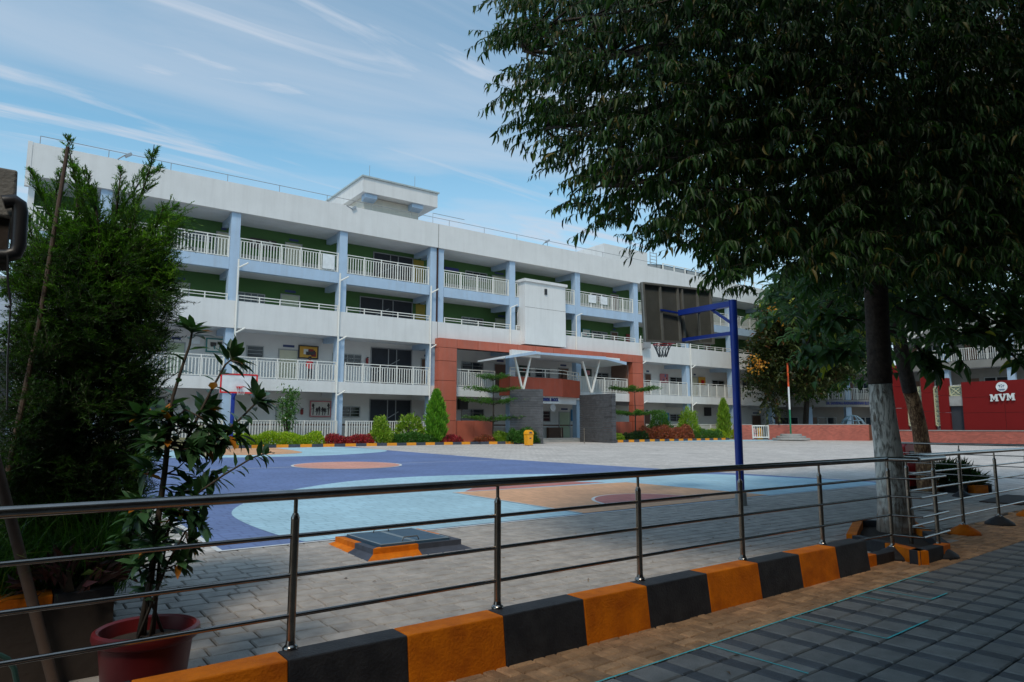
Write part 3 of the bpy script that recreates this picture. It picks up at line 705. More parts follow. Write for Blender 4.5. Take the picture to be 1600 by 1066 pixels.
# white box tower above the entrance
m_ = MB(); m_.box((30.06, FY-.55, 7.56), (33.98, CY0+.3, 12.22)); m_.build('entrance_tower', WHITE, bld)
m_ = MB(); m_.box((29.94, FY-.67, 12.221), (34.10, CY0+.3, 12.42)); m_.build('tower_coping', WHITE, bld)
MB().box((30.07, FY-.553, 10.30), (33.97, FY-.549, 10.32)).build('tower_joint', JOINT, bld)
m_ = MB(); m_.box((31.9, FY-.62, 11.42), (32.12, FY-.551, 11.85)); m_.build('tower_lamp', PLASTB, bld)
# red portal, panel by panel
py0, py1 = 39.3, 39.84
def panelrow(name, cells):
    for (x0, x1, z0, z1) in cells: MB().box((x0+.012, py0, z0+.012), (x1-.012, py1, z1-.012)).build(name, RED, bld, bevel=.01)
MB().box((22.87, py0+.03, .45), (24.2, py1-.002, 7.4)).build('portal_core', JOINT, bld)
MB().box((41.25, py0+.03, .45), (42.4, py1-.002, 7.4)).build('portal_core', JOINT, bld)
MB().box((24.201, py0+.03, 6.82), (41.249, py1-.002, 7.4)).build('portal_core', JOINT, bld)
zs = [.45, 1.95, 3.28, 4.60, 5.92, 6.82]
for a, c in zip(zs[:-1], zs[1:]): panelrow('cladding_panel', [(22.82, 24.25, a, c), (41.2, 42.45, a, c)])
xs = [22.82, 24.25, 25.95, 27.65, 29.35, 31.05, 32.75, 34.45, 36.15, 37.85, 39.55, 41.2, 42.45]
panelrow('cladding_panel', [(a, c, 6.82, 7.46) for a, c in zip(xs[:-1], xs[1:])])
for x0, x1 in ((24.26, 25.75), (25.75, 27.3), (38.2, 39.7), (39.7, 41.19)): MB().box((x0+.012, py0+.15, .45), (x1-.012, py1, 1.95)).build('cladding_panel', RED, bld, bevel=.01)
# deeper side of the right pier seen from the entrance
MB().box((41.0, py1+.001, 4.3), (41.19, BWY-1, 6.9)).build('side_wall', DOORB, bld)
# first floor band inside the portal
MB().box((24.26, FY-.12, 3.6), (27.7, FY-.001, 4.25)).build('portal_band', WHITE, bld)
MB().box((34.5, FY-.12, 3.6), (41.19, FY-.001, 4.25)).build('portal_band', WHITE, bld)
# balcony box with angled right end
bz0, bz1 = 3.72, 5.0
bal = MB(); bal.prism([(27.75, 39.3, bz0), (27.75, 38.0, bz0), (32.3, 37.75, bz0), (35.1, 39.0, bz0), (35.1, 39.3, bz0)], (0, 0, bz1-bz0))
bal.build('balcony_front', mat('orange red render', (.46, .075, .032), .6, .12, 1, streak=.15), bld)
MB().prism([(27.9, 39.3, 3.2), (27.9, 38.25, 3.2), (32.2, 38.05, 3.2), (34.8, 39.1, 3.2), (34.8, 39.3, 3.2)], (0, 0, .518)).build('sign_band', WHITE, bld)
m_ = MB(); pl = [(27.8, 38.08), (32.3, 37.83), (35.0, 39.05)]
for z in (5.38, 5.62):
    for p, q in zip(pl[:-1], pl[1:]): m_.bar((*p, z), (*q, z), .05)
for p, q in zip(pl[:-1], pl[1:]):
    for i in range(4): t = i/3; m_.bar((p[0]+(q[0]-p[0])*t, p[1]+(q[1]-p[1])*t, 5.0), (p[0]+(q[0]-p[0])*t, p[1]+(q[1]-p[1])*t, 5.64), .05)
m_.build('balcony_rail', RAILW, bld)
# canopy: thin white sheet with pale blue fascia, kinked ends
cz = 6.0
top = MB()
prof = [(25.9, 5.98), (28.4, 6.42), (34.9, 6.42), (37.0, 6.15)]
for (xa, za), (xb, zb) in zip(prof[:-1], prof[1:]):
    top.prism([(xa, 36.0, za), (xb, 36.0, zb), (xb, 36.0, zb+.16), (xa, 36.0, za+.10)], (0, 3.25, 0))
top.build('canopy', mat('canopy soffit paint', (.60, .66, .70), .6, .05), bld)
fa = MB()
for (xa, za), (xb, zb) in zip(prof[:-1], prof[1:]): fa.prism([(xa, 35.9, za-.02), (xb, 35.9, zb-.02), (xb, 35.9, zb+.20), (xa, 35.9, za+.12)], (0, .098, 0))
fa.build('canopy_fascia', BLUEG, bld)
up = MB(); up.box((26.6, 36.2, 6.2), (29.0, 36.5, 6.62)); up.build('canopy_upstand', WHITE, bld)
up = MB(); up.box((34.2, 36.2, 6.4), (36.6, 36.5, 6.62)); up.build('canopy_upstand', WHITE, bld)
for xb, xa, xc in ((27.75, 27.1, 28.5), (34.0, 33.2, 34.9)):
    m_ = MB(); m_.bar((xb, 36.6, 4.0), (xa, 36.6, 6.25), .11); m_.bar((xb+.08, 36.6, 4.0), (xc, 36.6, 6.42), .11); m_.build('canopy_strut', RAILW, bld)
# counter and details inside the entrance
MB().box((30.6, 41.9, .56), (32.3, 42.3, 1.5)).build('counter', DOORB, bld)
MB().box((30.6, 41.8, 2.28), (32.6, 42.59, 2.36)).build('shelf', DOORB, bld)
MB().box((34.7, 42.3, .56), (36.2, 42.58, 1.5)).build('counter', DOORB, bld)
st = MB(); st.box((28.9, 38.2, .44), (35.5, 39.95, .58)); st.box((29.3, 38.7, .58), (35.2, 39.95, .72)); st.build('entrance_steps', CONC, bld)

# lettering
def lettering(s, size, loc, rot, m, parent=None, name='lettering', ext=.015, bold=0.0, sx=1):
    c = bpy.data.curves.new(name, 'FONT'); c.body = s; c.size = size; c.extrude = ext; c.offset = bold; c.align_x = 'CENTER'; c.align_y = 'CENTER'
    t = bpy.data.objects.new(name+'_tmp', c); col.objects.link(t); dg = bpy.context.evaluated_depsgraph_get()
    me = bpy.data.meshes.new_from_object(t.evaluated_get(dg)); bpy.data.objects.remove(t)
    me.materials.clear(); me.materials.append(m)
    M = Matrix.Translation(loc) @ rot.to_4x4() @ Matrix.Diagonal((sx, 1, 1, 1)); me.transform(M)
    if parent is not None: me.transform(rootinv(parent))
    o = bpy.data.objects.new(name, me); col.objects.link(o); o.parent = parent; return o
FRONT = Matrix(((1, 0, 0), (0, 0, -1), (0, 1, 0)))          # text readable from -Y
NAVY = mat('navy lettering', (.02, .035, .20), .5)
lettering('VIVEKANANDA  BLOCK', .31, (31.0, 38.03, 3.47), FRONT, NAVY, bld, bold=.012, sx=.66, ext=.03)
m_ = MB(); 
k = [(31.6+.26*math.cos(t), 38.02, 2.9+.26*math.sin(t)) for t in np.linspace(0, 2*math.pi, 20)[:-1]]
m_.prism(k, (0, .05, 0)); m_.build('round_emblem', GREYP, bld)

# ================================================================== things on the school
def wallthing(name, label, cat, px, Y=BWY, th=.05, m=None, group=None, border=None):
    a = atY(px[0], px[1], Y-.07); c = atY(px[2], px[3], Y-.07); x0, x1 = a[0], c[0]; z0, z1 = sorted((a[2], c[2]))
    t = thing(name, label, cat, ((x0+x1)/2, Y-.07, z0), 0, group)
    MB().box((x0, Y-.07-th, z0), (x1, Y-.07, z1)).build('panel', m, t)
    if border:
        f_ = MB(); w_ = .07
        for q in (((x0-w_, Y-.14, z0-w_), (x1+w_, Y-.069, z0)), ((x0-w_, Y-.14, z1), (x1+w_, Y-.069, z1+w_)), ((x0-w_, Y-.14, z0), (x0, Y-.069, z1)), ((x1, Y-.14, z0), (x1+w_, Y-.069, z1))): f_.box(*q)
        f_.build('frame', border, t)
    return t, x0, x1, z0, z1
def fleck(t, x0, x1, z0, z1, mats, n, Y=BWY-.07-.05, name='pinned_sheet', sz=(.12, .35)):
    for i in range(n):
        w_, h_ = random.uniform(*sz), random.uniform(*sz); x = random.uniform(x0+.08, x1-w_-.08); z = random.uniform(z0+.06, max(z0+.07, z1-h_-.06))
        MB().box((x, Y-.006-.003*i, z), (x+w_, Y-.001, z+h_)).build(name, random.choice(mats), t)
OCH = mat('ochre board', (.62, .33, .05), .7); PINK = mat('pink board', (.55, .20, .22), .7); TEAL = mat('teal board', (.03, .20, .20), .6); CYB = mat('bright blue board', (.02, .22, .45), .5)
PAPER = mat('paper', (.65, .63, .58), .8); NOTE2 = mat('dark print', (.06, .05, .05), .7); MAR = mat('maroon print', (.25, .03, .03), .7); NAVYB = mat('navy board', (.03, .04, .20), .6); DG = mat('dark green board', (.02, .05, .035), .6)
t, *q = wallthing('notice_board', 'ochre notice board with black border on the first floor corridor, left of the blue column', 'notice board', (468, 541, 495, 560), m=OCH, border=PLASTB); fleck(t, *q, [PAPER, NOTE2, MAR], 8)
t, *q = wallthing('notice_board', 'teal framed notice board on the first floor seen behind the potted plant', 'notice board', (324, 530, 353, 550), m=PAPER, border=TEAL); fleck(t, *q, [NOTE2, TEAL, PAPER], 7)
t, *q = wallthing('notice_board', 'plain pale notice panel on the first floor corridor left of the teal board', 'notice board', (299, 526, 312, 538), m=WHITEB)
t, *q = wallthing('mural_board', 'white mural board with dark figures and pink frame on the ground floor', 'mural', (486, 628, 515, 650), m=PAPER, border=PINK)
# silhouettes of trees and figures in the mural
for i, (u, h_) in enumerate(((.10, .9), (.30, .5), (.42, .62), (.60, .55), (.72, .48), (.90, .95))):
    x = q[0]+(q[1]-q[0])*u; z = q[2]+.05; H_ = (q[3]-q[2])*h_; m_ = MB(); yy = BWY-.125-.003*i
    m_.tube([(x, yy, z), (x+.03, yy, z+H_*.7)], .03, 5); m_.lathe((x, yy, z+H_*.72), [(.02, -.1), (.09, 0), (.05, .12), (.01, .16)], 6, sy=.15)
    m_.bar((x-.12, yy, z+H_*.45), (x+.13, yy, z+H_*.58), .03); m_.build('figure_cutout', NOTE2, t)
t, *q = wallthing('banner', 'dark banner with rows of small white figures on the third floor, above the railing', 'banner', (391, 371, 431, 392), m=NOTE2); fleck(t, *q, [PAPER], 10, sz=(.12, .22))
t, *q = wallthing('notice_board', 'dark blue board on the third floor just right of the twin columns', 'notice board', (695, 417, 716, 426), m=NAVYB)
t, *q = wallthing('picture_panel', 'pink and violet picture panel on the second floor beside the white tower', 'picture', (810, 506, 823, 518), m=PINK); fleck(t, *q, [NAVYB, PAPER], 3)
t, *q = wallthing('notice_board', 'dark green display board on the first floor behind the left canopy strut', 'notice board', (811, 571, 828, 588), m=DG); fleck(t, *q, [MAR, PAPER], 3)
t, *q = wallthing('notice_board', 'dark display board with pink rosette on the first floor behind the right canopy strut', 'notice board', (908, 576, 924, 589), m=DG); fleck(t, *q, [PINK], 2, sz=(.3, .45))
t, *q = wallthing('notice_board', 'pink notice board with blue heading right of the red portal', 'notice board', (1031, 584, 1044, 599), m=PINK); fleck(t, *q, [PAPER, CYB, MAR], 6, sz=(.1, .25))
t, *q = wallthing('notice_board', 'orange and red picture on the first floor behind the blue hoop pole', 'notice board', (1091, 589, 1102, 602), m=OCH); fleck(t, *q, [BRIGHTRED], 2, sz=(.3, .5))
t, *q = wallthing('notice_board', 'bright blue board on the ground floor right of the red portal', 'notice board', (1033, 645, 1045, 659), m=CYB)
t, *q = wallthing('notice_board', 'bright blue board on the ground floor inside the slate walled entrance', 'notice board', (892, 640, 899, 658), m=CYB)
t, *q = wallthing('notice_board', 'green framed picture on the second floor corridor right of the white tower', 'notice board', (910, 515, 921, 527), m=PAPER, border=TEAL); fleck(t, *q, [PINK, TEAL], 3)
t, *q = wallthing('notice_board', 'maroon and white board on the second floor left of the hoop board', 'notice board', (978, 522, 988, 535), m=MAR); fleck(t, *q, [PAPER], 2)
t, *q = wallthing('television', 'black television hanging on the ground floor right of the red portal', 'television', (1101, 638, 1110, 649), m=PLASTB, border=PLASTB)
t, *q = wallthing('loudspeaker', 'black loudspeaker hanging in the ground floor corridor behind the left tiered tree', 'loudspeaker', (715, 623, 728, 640), m=PLASTB, th=.3)
for px, lb in (((469, 637, 474, 648), 'black fire extinguisher hanging beside the white mural'), ((572, 557, 575, 569), 'fire extinguisher hanging beside the first floor stair opening')):
    a = atY(px[0], px[1], BWY-.1); c = atY(px[2], px[3], BWY-.1); h_ = a[2]-c[2]; t = thing('fire_extinguisher', lb, 'fire extinguisher', ((a[0]+c[0])/2, BWY-.12, c[2]), 0, 'fire extinguishers')
    MB().lathe(((a[0]+c[0])/2, BWY-.12, c[2]), [(.05, 0), (.09, .02), (.09, h_*.7), (.03, h_*.8)], 10).build('cylinder', MAR, t, smooth=True)
    MB().box(((a[0]+c[0])/2-.03, BWY-.2, c[2]+h_*.8), ((a[0]+c[0])/2+.08, BWY-.1, c[2]+h_*.92)).build('valve', PLASTB, t)
# white sheet of paper tied to the third floor rail
a = atY(505, 398, CY0-.02); MB_ = MB().box((a[0], CY0+.03, 11.22), (a[0]+.75, CY0+.07, 12.15)); tag(MB_.build('rail_poster', WHITEB), 'lone white poster on the third floor railing left of the stair opening', 'poster')
a = atY(925, 473, CY0-.02); tag(MB().box((a[0]-.3, CY0+.03, 11.5), (a[0]+.5, CY0+.07, 12.15)).build('rail_poster', WHITEB), 'left of two white posters tied to the third floor railing near the hoop', 'poster', 'posters on the rail')
tag(MB().box((a[0]+1.0, CY0+.03, 11.5), (a[0]+1.8, CY0+.07, 12.15)).build('rail_poster', WHITEB), 'right of two white posters tied to the third floor railing near the hoop', 'poster', 'posters on the rail')
# floodlights on the roof edge
def flood(px, py, label, Y=FY):
    a = atY(px, py, Y); t = thing('floodlight', label, 'floodlight', (a[0], Y, 15.43), 0, 'roof floodlights'); h_ = a[2]
    MB().tube([(a[0]-.45, Y, 15.43), (a[0]-.15, Y, h_-.1)], .03, 6).build('bracket', GREYP, t)
    m_ = MB(); m_.prism([(a[0]-.15, Y-.12, h_-.10), (a[0]+.13, Y-.12, h_+.10), (a[0]+.19, Y-.12, h_-.0), (a[0]-.07, Y-.12, h_-.20)], (0, .26, 0)); m_.build('lamp_head', LAMPG, t)
flood(200, 241, 'small grey floodlight on a bracket at the roof edge above the conifer'); flood(855, 376, 'small grey floodlight on a bracket at the roof edge right of the stair head')
flood(552, 324, 'small floodlight bracket at the roof edge left of the stair head')
a = atY(1009, 538, FY-.2); t = thing('wall_floodlight', 'square grey floodlight fixed to the white parapet left of the basketball net', 'floodlight', tuple(a))
MB().box((a[0]-.5, FY-.45, a[2]-.35), (a[0]+.35, FY-.3, a[2]+.35)).build('lamp_head', GREYP, t); MB().bar((a[0], FY-.3, a[2]), (a[0]-.2, FY, a[2]-.5), .08).build('bracket', GREYP, t)

# slate entrance walls, laid in courses
def slate(label, p, q, z0, z1, th):
    p, q = np.array(p, float), np.array(q, float); d = unit(q-p); n_ = np.array([-d[1], d[0]]); L_ = np.linalg.norm(q-p)
    t = thing('slate_wall', label, 'stone wall', (p[0], p[1], z0), 0, 'slate walls flanking the entrance')
    rows = 22; hh = (z1-z0)/rows
    cap = []
    for r_ in range(rows):
        m_ = MB(); s_ = -random.uniform(0, .5)
        while s_ < L_:
            l = random.uniform(.6, 1.3); a_, b_ = max(0, s_), min(L_, s_+l)
            if b_-a_ > .05:
                pr = random.uniform(0, .018); A_, B_ = p+d*a_-n_*pr, p+d*(b_-.006)-n_*pr; A2, B2 = p+d*a_+n_*(th+random.uniform(0, .01)), p+d*(b_-.006)+n_*(th+pr)
                m_.prism([(*A_, z0+r_*hh), (*B_, z0+r_*hh), (*B2, z0+r_*hh), (*A2, z0+r_*hh)], (0, 0, hh-.008))
            s_ += l
        m_.build('stone_course', SLATE, t)
    return t
pL0, pL1 = (25.9, 34.9), (28.0, 33.8)
gA = atG(797, 694); gB = atG(849, 695.5)
slate('left dark slate wall of the entrance, behind the yellow bin', atY(797, 660, 36.2)[:2], atY(849, 660, 35.0)[:2], .45, 4.0, .35)
a = atY(906, 660, 37.5)[:2]; c = atY(957, 660, 34.2)[:2]
slate('right dark slate wall of the entrance, angled towards the yard', a, c, .42, 3.85, .35)
# steel bollard posts before the steps
for i, (px, py, lb) in enumerate(((877, 690, 'thin steel post on the entrance steps, left of two'), (913, 693, 'thin steel post on the paving before the entrance, right of two'))):
    g_ = atG(px, py); t = thing('steel_post', lb, 'post', tuple(g_), 0, 'steel posts at the entrance'); MB().tube([tuple(g_), (g_[0], g_[1], g_[2]+.95)], .03, 8).build('shaft', STEELD, t); MB().lathe((g_[0], g_[1], g_[2]+.95), [(.03, 0), (.045, .03), (.02, .07)], 8).build('cap', STEELD, t)
# ground floor fence in front of the corridor
def fence(x0, x1, y, z0, z1, label):
    t = thing('white_fence', label, 'fence', (x0, y, z0), 0, 'white ground floor fences'); m_ = MB(); m_.box((x0, y-.03, z1-.05), (x1, y+.03, z1)); m_.box((x0, y-.02, z0+.12), (x1, y+.02, z0+.17)); m_.build('rail', RAILW, t)
    n_ = max(1, round((x1-x0)/2.1))
    pm = None
    for i in range(n_+1):
        x = x0+(x1-x0)*i/n_; MB().box((x-.04, y-.04, z0), (x+.04, y+.04, z1+.01)).build('post', RAILW, t)
    m_ = MB(); nb = int((x1-x0)/.155)
    for i in range(nb): x = x0+(i+.5)*(x1-x0)/nb; m_.box((x-.03, y-.012, z0+.17), (x+.03, y+.012, z1-.05))
    m_.build('picket_row', RAILW, t, kind='stuff')
fence(5.2, 9.45, 39.5, .45, 1.90, 'white picket fence behind the potted plant at the left of the ground floor')
fence(10.05, 15.95, 39.5, .45, 1.90, 'white picket fence behind the lime green hedge'); fence(16.55, 22.4, 39.5, .45, 1.90, 'white picket fence between the round shrub and the cypress')
fence(42.9, 48.7, 39.5, .45, 1.78, 'white picket fence right of the red portal'); fence(49.3, 55.2, 39.5, .45, 1.78, 'white picket fence beside the slim cypress near the hoop pole')
# low olive wall under the left fence, behind the conifer
tag(MB().box((3.2, 38.3, .3), (9.2, 38.6, .98)).build('low_wall', mat('olive painted wall', (.22, .21, .11), .8, .15, 1)), 'low olive painted wall with a step, behind the potted plant', 'low wall')

# ================================================================== RIGHT SIDE: far blocks, stage, brick walls
def corridor_block(label, cat, org, rz, L_, floors, dpth=8, zb=.45, cols=6.0, wins=True):
    t = thing('school_wing', label, cat, (org[0], org[1], zb), rz)
    def lb(name, a, c, m):   # local box: x along, y depth, z absolute
        me = MB().box((a[0], a[1], a[2]-zb), (c[0], c[1], c[2]-zb)); o = me.build(name, m); o.parent = t; return o
    W2 = mat('shade toned white wall', (.24, .235, .22), .8, .1, .8, streak=.3) if 'shade toned white wall' not in bpy.data.materials else bpy.data.materials['shade toned white wall']  # white wall paint darkened in its colour to stand for tree shade
    lb('back_wall', (0, 2.6, zb), (L_, dpth, 3.7+3.5*(floors-1)), W2)
    for k in range(1, floors+1):
        z = 3.6+3.45*(k-1); lb('floor_band', (0, 0, z), (L_, .2, z+(.72 if k < floors else 1.6)), W2); lb('floor_slab', (0, .21, z+.1), (L_, 2.59, z+.4), SOFFIT)
        if k < floors:
            m_ = MB(); m_.box((0, .02, z+1.85-zb), (L_, .07, z+1.9-zb))
            for i in range(int(L_/1.5)+1): m_.box((i*1.5, .02, z+.7-zb), (i*1.5+.05, .07, z+1.85-zb))
            o = m_.build('railing', RAILW); o.parent = t
            m_ = MB()
            for i in range(int(L_/.18)): m_.box((.1+i*.18, .03, z+.78-zb), (.14+i*.18, .055, z+1.84-zb))
            o2 = m_.build('baluster_row', RAILW, kind='stuff'); o2.parent = o
    n_ = max(1, round(L_/cols))
    for i in range(n_+1):
        x = L_*i/n_; lb('column', (x-.28, .22, zb), (x+.28, .75, 3.6+3.45*(floors-1)), BLUEG)
    for k in range(floors):
        z0 = zb if k == 0 else 3.6+3.45*(k-1)+.5
        for i in range(n_):
            x = L_*(i+.18)/n_; lb('door', (x, 2.56, z0), (x+1.0, 2.598, z0+2.1), DOORB); x = L_*(i+.45)/n_
            wo = lb('window', (x, 2.55, z0+.95), (x+2.0, 2.597, z0+2.15), FRAME); g_ = lb('pane', (x+.07, 2.54, z0+1.02), (x+.93, 2.549, z0+2.08), GLASS); g_.parent = wo; g_ = lb('pane', (x+1.07, 2.54, z0+1.02), (x+1.93, 2.549, z0+2.08), GLASS); g_.parent = wo
    return t
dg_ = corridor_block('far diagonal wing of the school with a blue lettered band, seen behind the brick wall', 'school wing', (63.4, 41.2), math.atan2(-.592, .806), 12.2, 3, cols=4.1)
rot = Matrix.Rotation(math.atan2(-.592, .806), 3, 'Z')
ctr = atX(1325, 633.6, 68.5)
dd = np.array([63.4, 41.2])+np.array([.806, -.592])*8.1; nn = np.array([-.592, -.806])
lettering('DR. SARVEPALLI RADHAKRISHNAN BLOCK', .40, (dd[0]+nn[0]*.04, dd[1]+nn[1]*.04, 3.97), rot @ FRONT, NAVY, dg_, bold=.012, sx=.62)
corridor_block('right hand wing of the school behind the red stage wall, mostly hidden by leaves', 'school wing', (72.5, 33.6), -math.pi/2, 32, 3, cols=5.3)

BRICKW = pavemat('red brick facing', (.42, .10, .07), (.30, .13, .10), .25, .09, .2, .012, .8, .12)
def wallmat(name, ax):
    """red brick pattern on a vertical wall: uses distance along the wall and height"""
    m = BRICKW.copy(); m.name = name; t = m.node_tree; br = [n for n in t.nodes if n.type == 'TEX_BRICK'][0]
    t.links.remove(br.inputs['Vector'].links[0]); g = t.nodes.new('ShaderNodeNewGeometry'); s = t.nodes.new('ShaderNodeSeparateXYZ'); c = t.nodes.new('ShaderNodeCombineXYZ')
    d = t.nodes.new('ShaderNodeVectorMath'); d.operation = 'DOT_PRODUCT'; d.inputs[1].default_value = (*ax, 0); t.links.new(g.outputs['Position'], d.inputs[0])
    t.links.new(d.outputs['Value'], c.inputs[0]); t.links.new(g.outputs['Position'], s.inputs[0]); t.links.new(s.outputs[2], c.inputs[1]); t.links.new(c.outputs[0], br.inputs['Vector']); br.squash = 1; br.offset = .5
    return m
ax = unit(np.array([.806, -.592])); BWM = wallmat('red brick diagonal wall', ax); BWS = wallmat('red brick stage base', (0, 1))
t = thing('brick_wall', 'low red brick wall with a white gate, behind the flagpole', 'brick wall', (50, 36.3, .45))
def along(px, py=687): return atG(px, py)
W0 = np.array([50.3, 36.9]); 
def wpt(px):   # point on the wall line seen at pixel column px
    d = ray(px, 676); s = np.cross(ax, W0); den = d[0]*ax[1]-d[1]*ax[0]; k = (W0[0]*ax[1]-W0[1]*ax[0])/den; return np.array([d[0], d[1]])*k
def wallseg(pa, pb, z0, z1, name='wall', m=BWM, th=.3):
    p, q = wpt(pa), wpt(pb); n_ = np.array([-ax[1], ax[0]])*th
    if n_[1] < 0: n_ = -n_
    b_ = MB(); b_.prism([(*p, z0), (*q, z0), (*(q+n_), z0), (*(p+n_), z0)], (0, 0, z1-z0)); return b_.build(name, m, t)
WT = 1.5+(668-664)/1075*np.dot([*wpt(1250), 0], fwd)
wallseg(1148, 1175.8, .2, WT); wallseg(1201, 1358, .2, WT)
wallseg(1201, 1358.3, WT+.002, WT+.06, 'coping', CONC, .34); wallseg(1148, 1175.8, WT+.002, WT+.06, 'coping', CONC, .34)
e = wpt(1358); b_ = MB(); b_.prism([(e[0]+.005, e[1], .2), (e[0]+2.5, e[1]+.9, .2), (e[0]+2.3, e[1]+1.2, .2), (e[0]+.1, e[1]+.5, .2)], (0, 0, WT-.2)); b_.build('return_wall', mat('brown return brick', (.26, .085, .04), .8), t)  # return wall in one even brown, unlike the red front
g1, g2 = wpt(1176.3), wpt(1200.6); gt = thing('white_gate', 'small white barred gate in the brick wall, left of the flagpole', 'gate', (g1[0], g1[1], .5))
b_ = MB(); zt = WT-.03
b_.bar((*g1, .55), (*g1, zt), .1); b_.bar((*g2, .55), (*g2, zt), .1); b_.bar((*g1, zt-.05), (*g2, zt-.05), .1); b_.bar((*g1, .66), (*g2, .66), .1); b_.build('gate_frame', RAILW, gt)
for i in range(1, 7): p = g1+(g2-g1)*i/7; MB().bar((*p, .7), (*p, zt-.1), .045).build('bar', RAILW, gt)
# toys seen through the gate
for i, (u, m, lb) in enumerate(((.15, TEAL, 'teal plastic play slide seen through the left of the gate'), (.45, PINK, 'pink plastic play figure seen through the middle of the gate'), (.78, OCH, 'ochre play house panel seen through the right of the gate'))):
    p = g1+(g2-g1)*u+np.array([.5, .9]); q = thing('play_toy', lb, 'toy', (*p, .45))
    b_ = MB(); b_.lathe((*p, .45), [(.22, 0), (.26, .3), (.15, .62), (.2, .8), (.08, .98)] if i == 1 else [(.33, 0), (.33, .8), (.25, 1.0)], 10 if i == 1 else 4); b_.build('body', m, q); b_ = MB().lathe((*p, 1.0), [(.3, 0), (.32, .06), (.1, .1)], 8); b_.build('cap', m, q)
# stepped plinth and tricolour pole
fp0 = atG(1236, 683.5); fp0 = np.array([fp0[0]*.79, fp0[1]*.79, .45]); 
t = thing('flagpole_plinth', 'grey stone plinth in three round steps before the brick wall', 'plinth', tuple(fp0))
for i, r_ in enumerate((1.5, 1.18, .86)): MB().lathe((fp0[0], fp0[1], .45+.17*i), [(r_, 0), (r_, .13), (r_-.04, .168)], 28).build('step', CONC, t)
t = thing('flagpole', 'tall thin pole painted orange, white and green on the round plinth', 'flagpole', (fp0[0], fp0[1], .96)); dp = float(np.dot([*fp0[:2], 0], fwd))
def hz_(y): return 1.5+(668-y)/1075*dp*1.0
for nm, y0, y1, m in (('green_section', 683, 640, mat('flag green paint', (.01, .16, .08), .5)), ('white_section', 640, 604, WHITEB), ('orange_section', 604, 566, mat('flag orange paint', (.72, .10, .02), .5))):
    z0, z1 = max(.96, hz_(y0)), hz_(y1); MB().tube([(fp0[0], fp0[1], z0), (fp0[0], fp0[1], z1-.003)], .075, 8).build(nm, m, t, smooth=True)
# climbing dome behind the brick wall
cd_ = atX(1333, 662, 66.5); dpt = 69
t = thing('climbing_frame', 'blue and grey climbing dome with a red seat behind the brick wall', 'climbing frame', (cd_[0]-2, cd_[1]-1, .45)); cx_, cy_ = cd_[0]-2, cd_[1]-1
for a_ in range(0, 180, 30):
    pts = [(cx_+1.35*math.cos(R(a_))*math.cos(R(e)), cy_+1.35*math.sin(R(a_))*math.cos(R(e)), .45+2.2*math.sin(R(e))) for e in range(0, 181, 18)]
    MB().tube(pts, .045, 5).build('hoop_bar', mat('light blue bar', (.25, .40, .50), .5) if 'light blue bar' not in bpy.data.materials else bpy.data.materials['light blue bar'], t)
for e in (25, 50): MB().tube([(cx_+1.35*math.cos(R(e))*math.cos(R(a_)), cy_+1.35*math.cos(R(e))*math.sin(R(a_)), .45+2.2*math.sin(R(e))) for a_ in range(0, 361, 30)], .04, 5).build('ring_bar', bpy.data.materials['light blue bar'], t)
MB().box((cx_-.5, cy_-.5, 1.5), (cx_+.5, cy_+.3, 1.7)).build('seat', BRIGHTRED, t)

# ---- stage with the red wall
SX = 60.0; st_ = thing('stage', 'open air stage with a brick base and a large dark red wall lettered MVM', 'stage', (SX, 22, .3))
def sb(name, y0, y1, z0, z1, x0, x1, m, **k): return MB().box((x0, y0, z0), (x1, y1, z1)).build(name, m, st_, **k)
sb('stage_base', -6, 29.2, .1, 1.22, SX, SX+9, BWS); sb('stage_floor', -6, 29.2, 1.221, 1.28, SX-.04, SX+9, CONC)
for y0, y1, zt in ((26.7, 27.75, 6.75), (24.62, 25.45, 5.82), (23.45, 24.18, 5.45)):
    n_ = 3
    for i in range(n_): sb('pylon_panel', y0, y1, 1.29+(zt-1.29)*i/n_+.01, 1.29+(zt-1.29)*(i+1)/n_-.01, SX+.5, SX+1.0, DARKRED)
JALI = mat('cream lattice', (.50, .50, .33), .7, .08); JALG = mat('grey green lattice', (.30, .36, .30), .7)
def jali(y0, y1, z0, z1):
    sb('screen_backing', y0, y1, z0, z1, SX+.85, SX+.9, JALG); m_ = MB(); w_ = .07; x0, x1 = SX+.72, SX+.84
    m_.box((x0, y0, z0), (x1, y0+w_, z1)); m_.box((x0, y1-w_, z0), (x1, y1, z1)); m_.box((x0, y0, z0), (x1, y1, z0+w_)); m_.box((x0, y0, z1-w_), (x1, y1, z1))
    W_ = y1-y0; nz = max(1, round((z1-z0)/W_)) 
    for i in range(nz):
        za, zb_ = z0+(z1-z0)*i/nz, z0+(z1-z0)*(i+1)/nz; m_.bar((x0+.04, y0, za), (x0+.04, y1, zb_), .06); m_.bar((x0+.07, y1, za), (x0+.07, y0, zb_), .06)
        ym, zm_ = (y0+y1)/2, (za+zb_)/2; d_ = W_*.32
        for a_ in range(4): m_.bar((x0+.1, ym+d_*math.cos(a_*math.pi/2), zm_+d_*math.sin(a_*math.pi/2)), (x0+.1, ym+d_*math.cos((a_+1)*math.pi/2), zm_+d_*math.sin((a_+1)*math.pi/2)), .05)
    m_.build('lattice_screen', JALI, st_)
jali(26.3, 26.69, 1.6, 4.86); jali(25.46, 25.85, 1.6, 4.86); jali(24.19, 24.61, 1.6, 4.76); jali(22.5, 23.44, 3.98, 4.78)
sb('lintel', 22.5, 23.44, 3.2, 3.96, SX+.6, SX+.9, CONC); sb('dark_doorway', 22.55, 23.44, 1.29, 3.19, SX+.8, SX+.86, DARK)
zt0 = 5.02
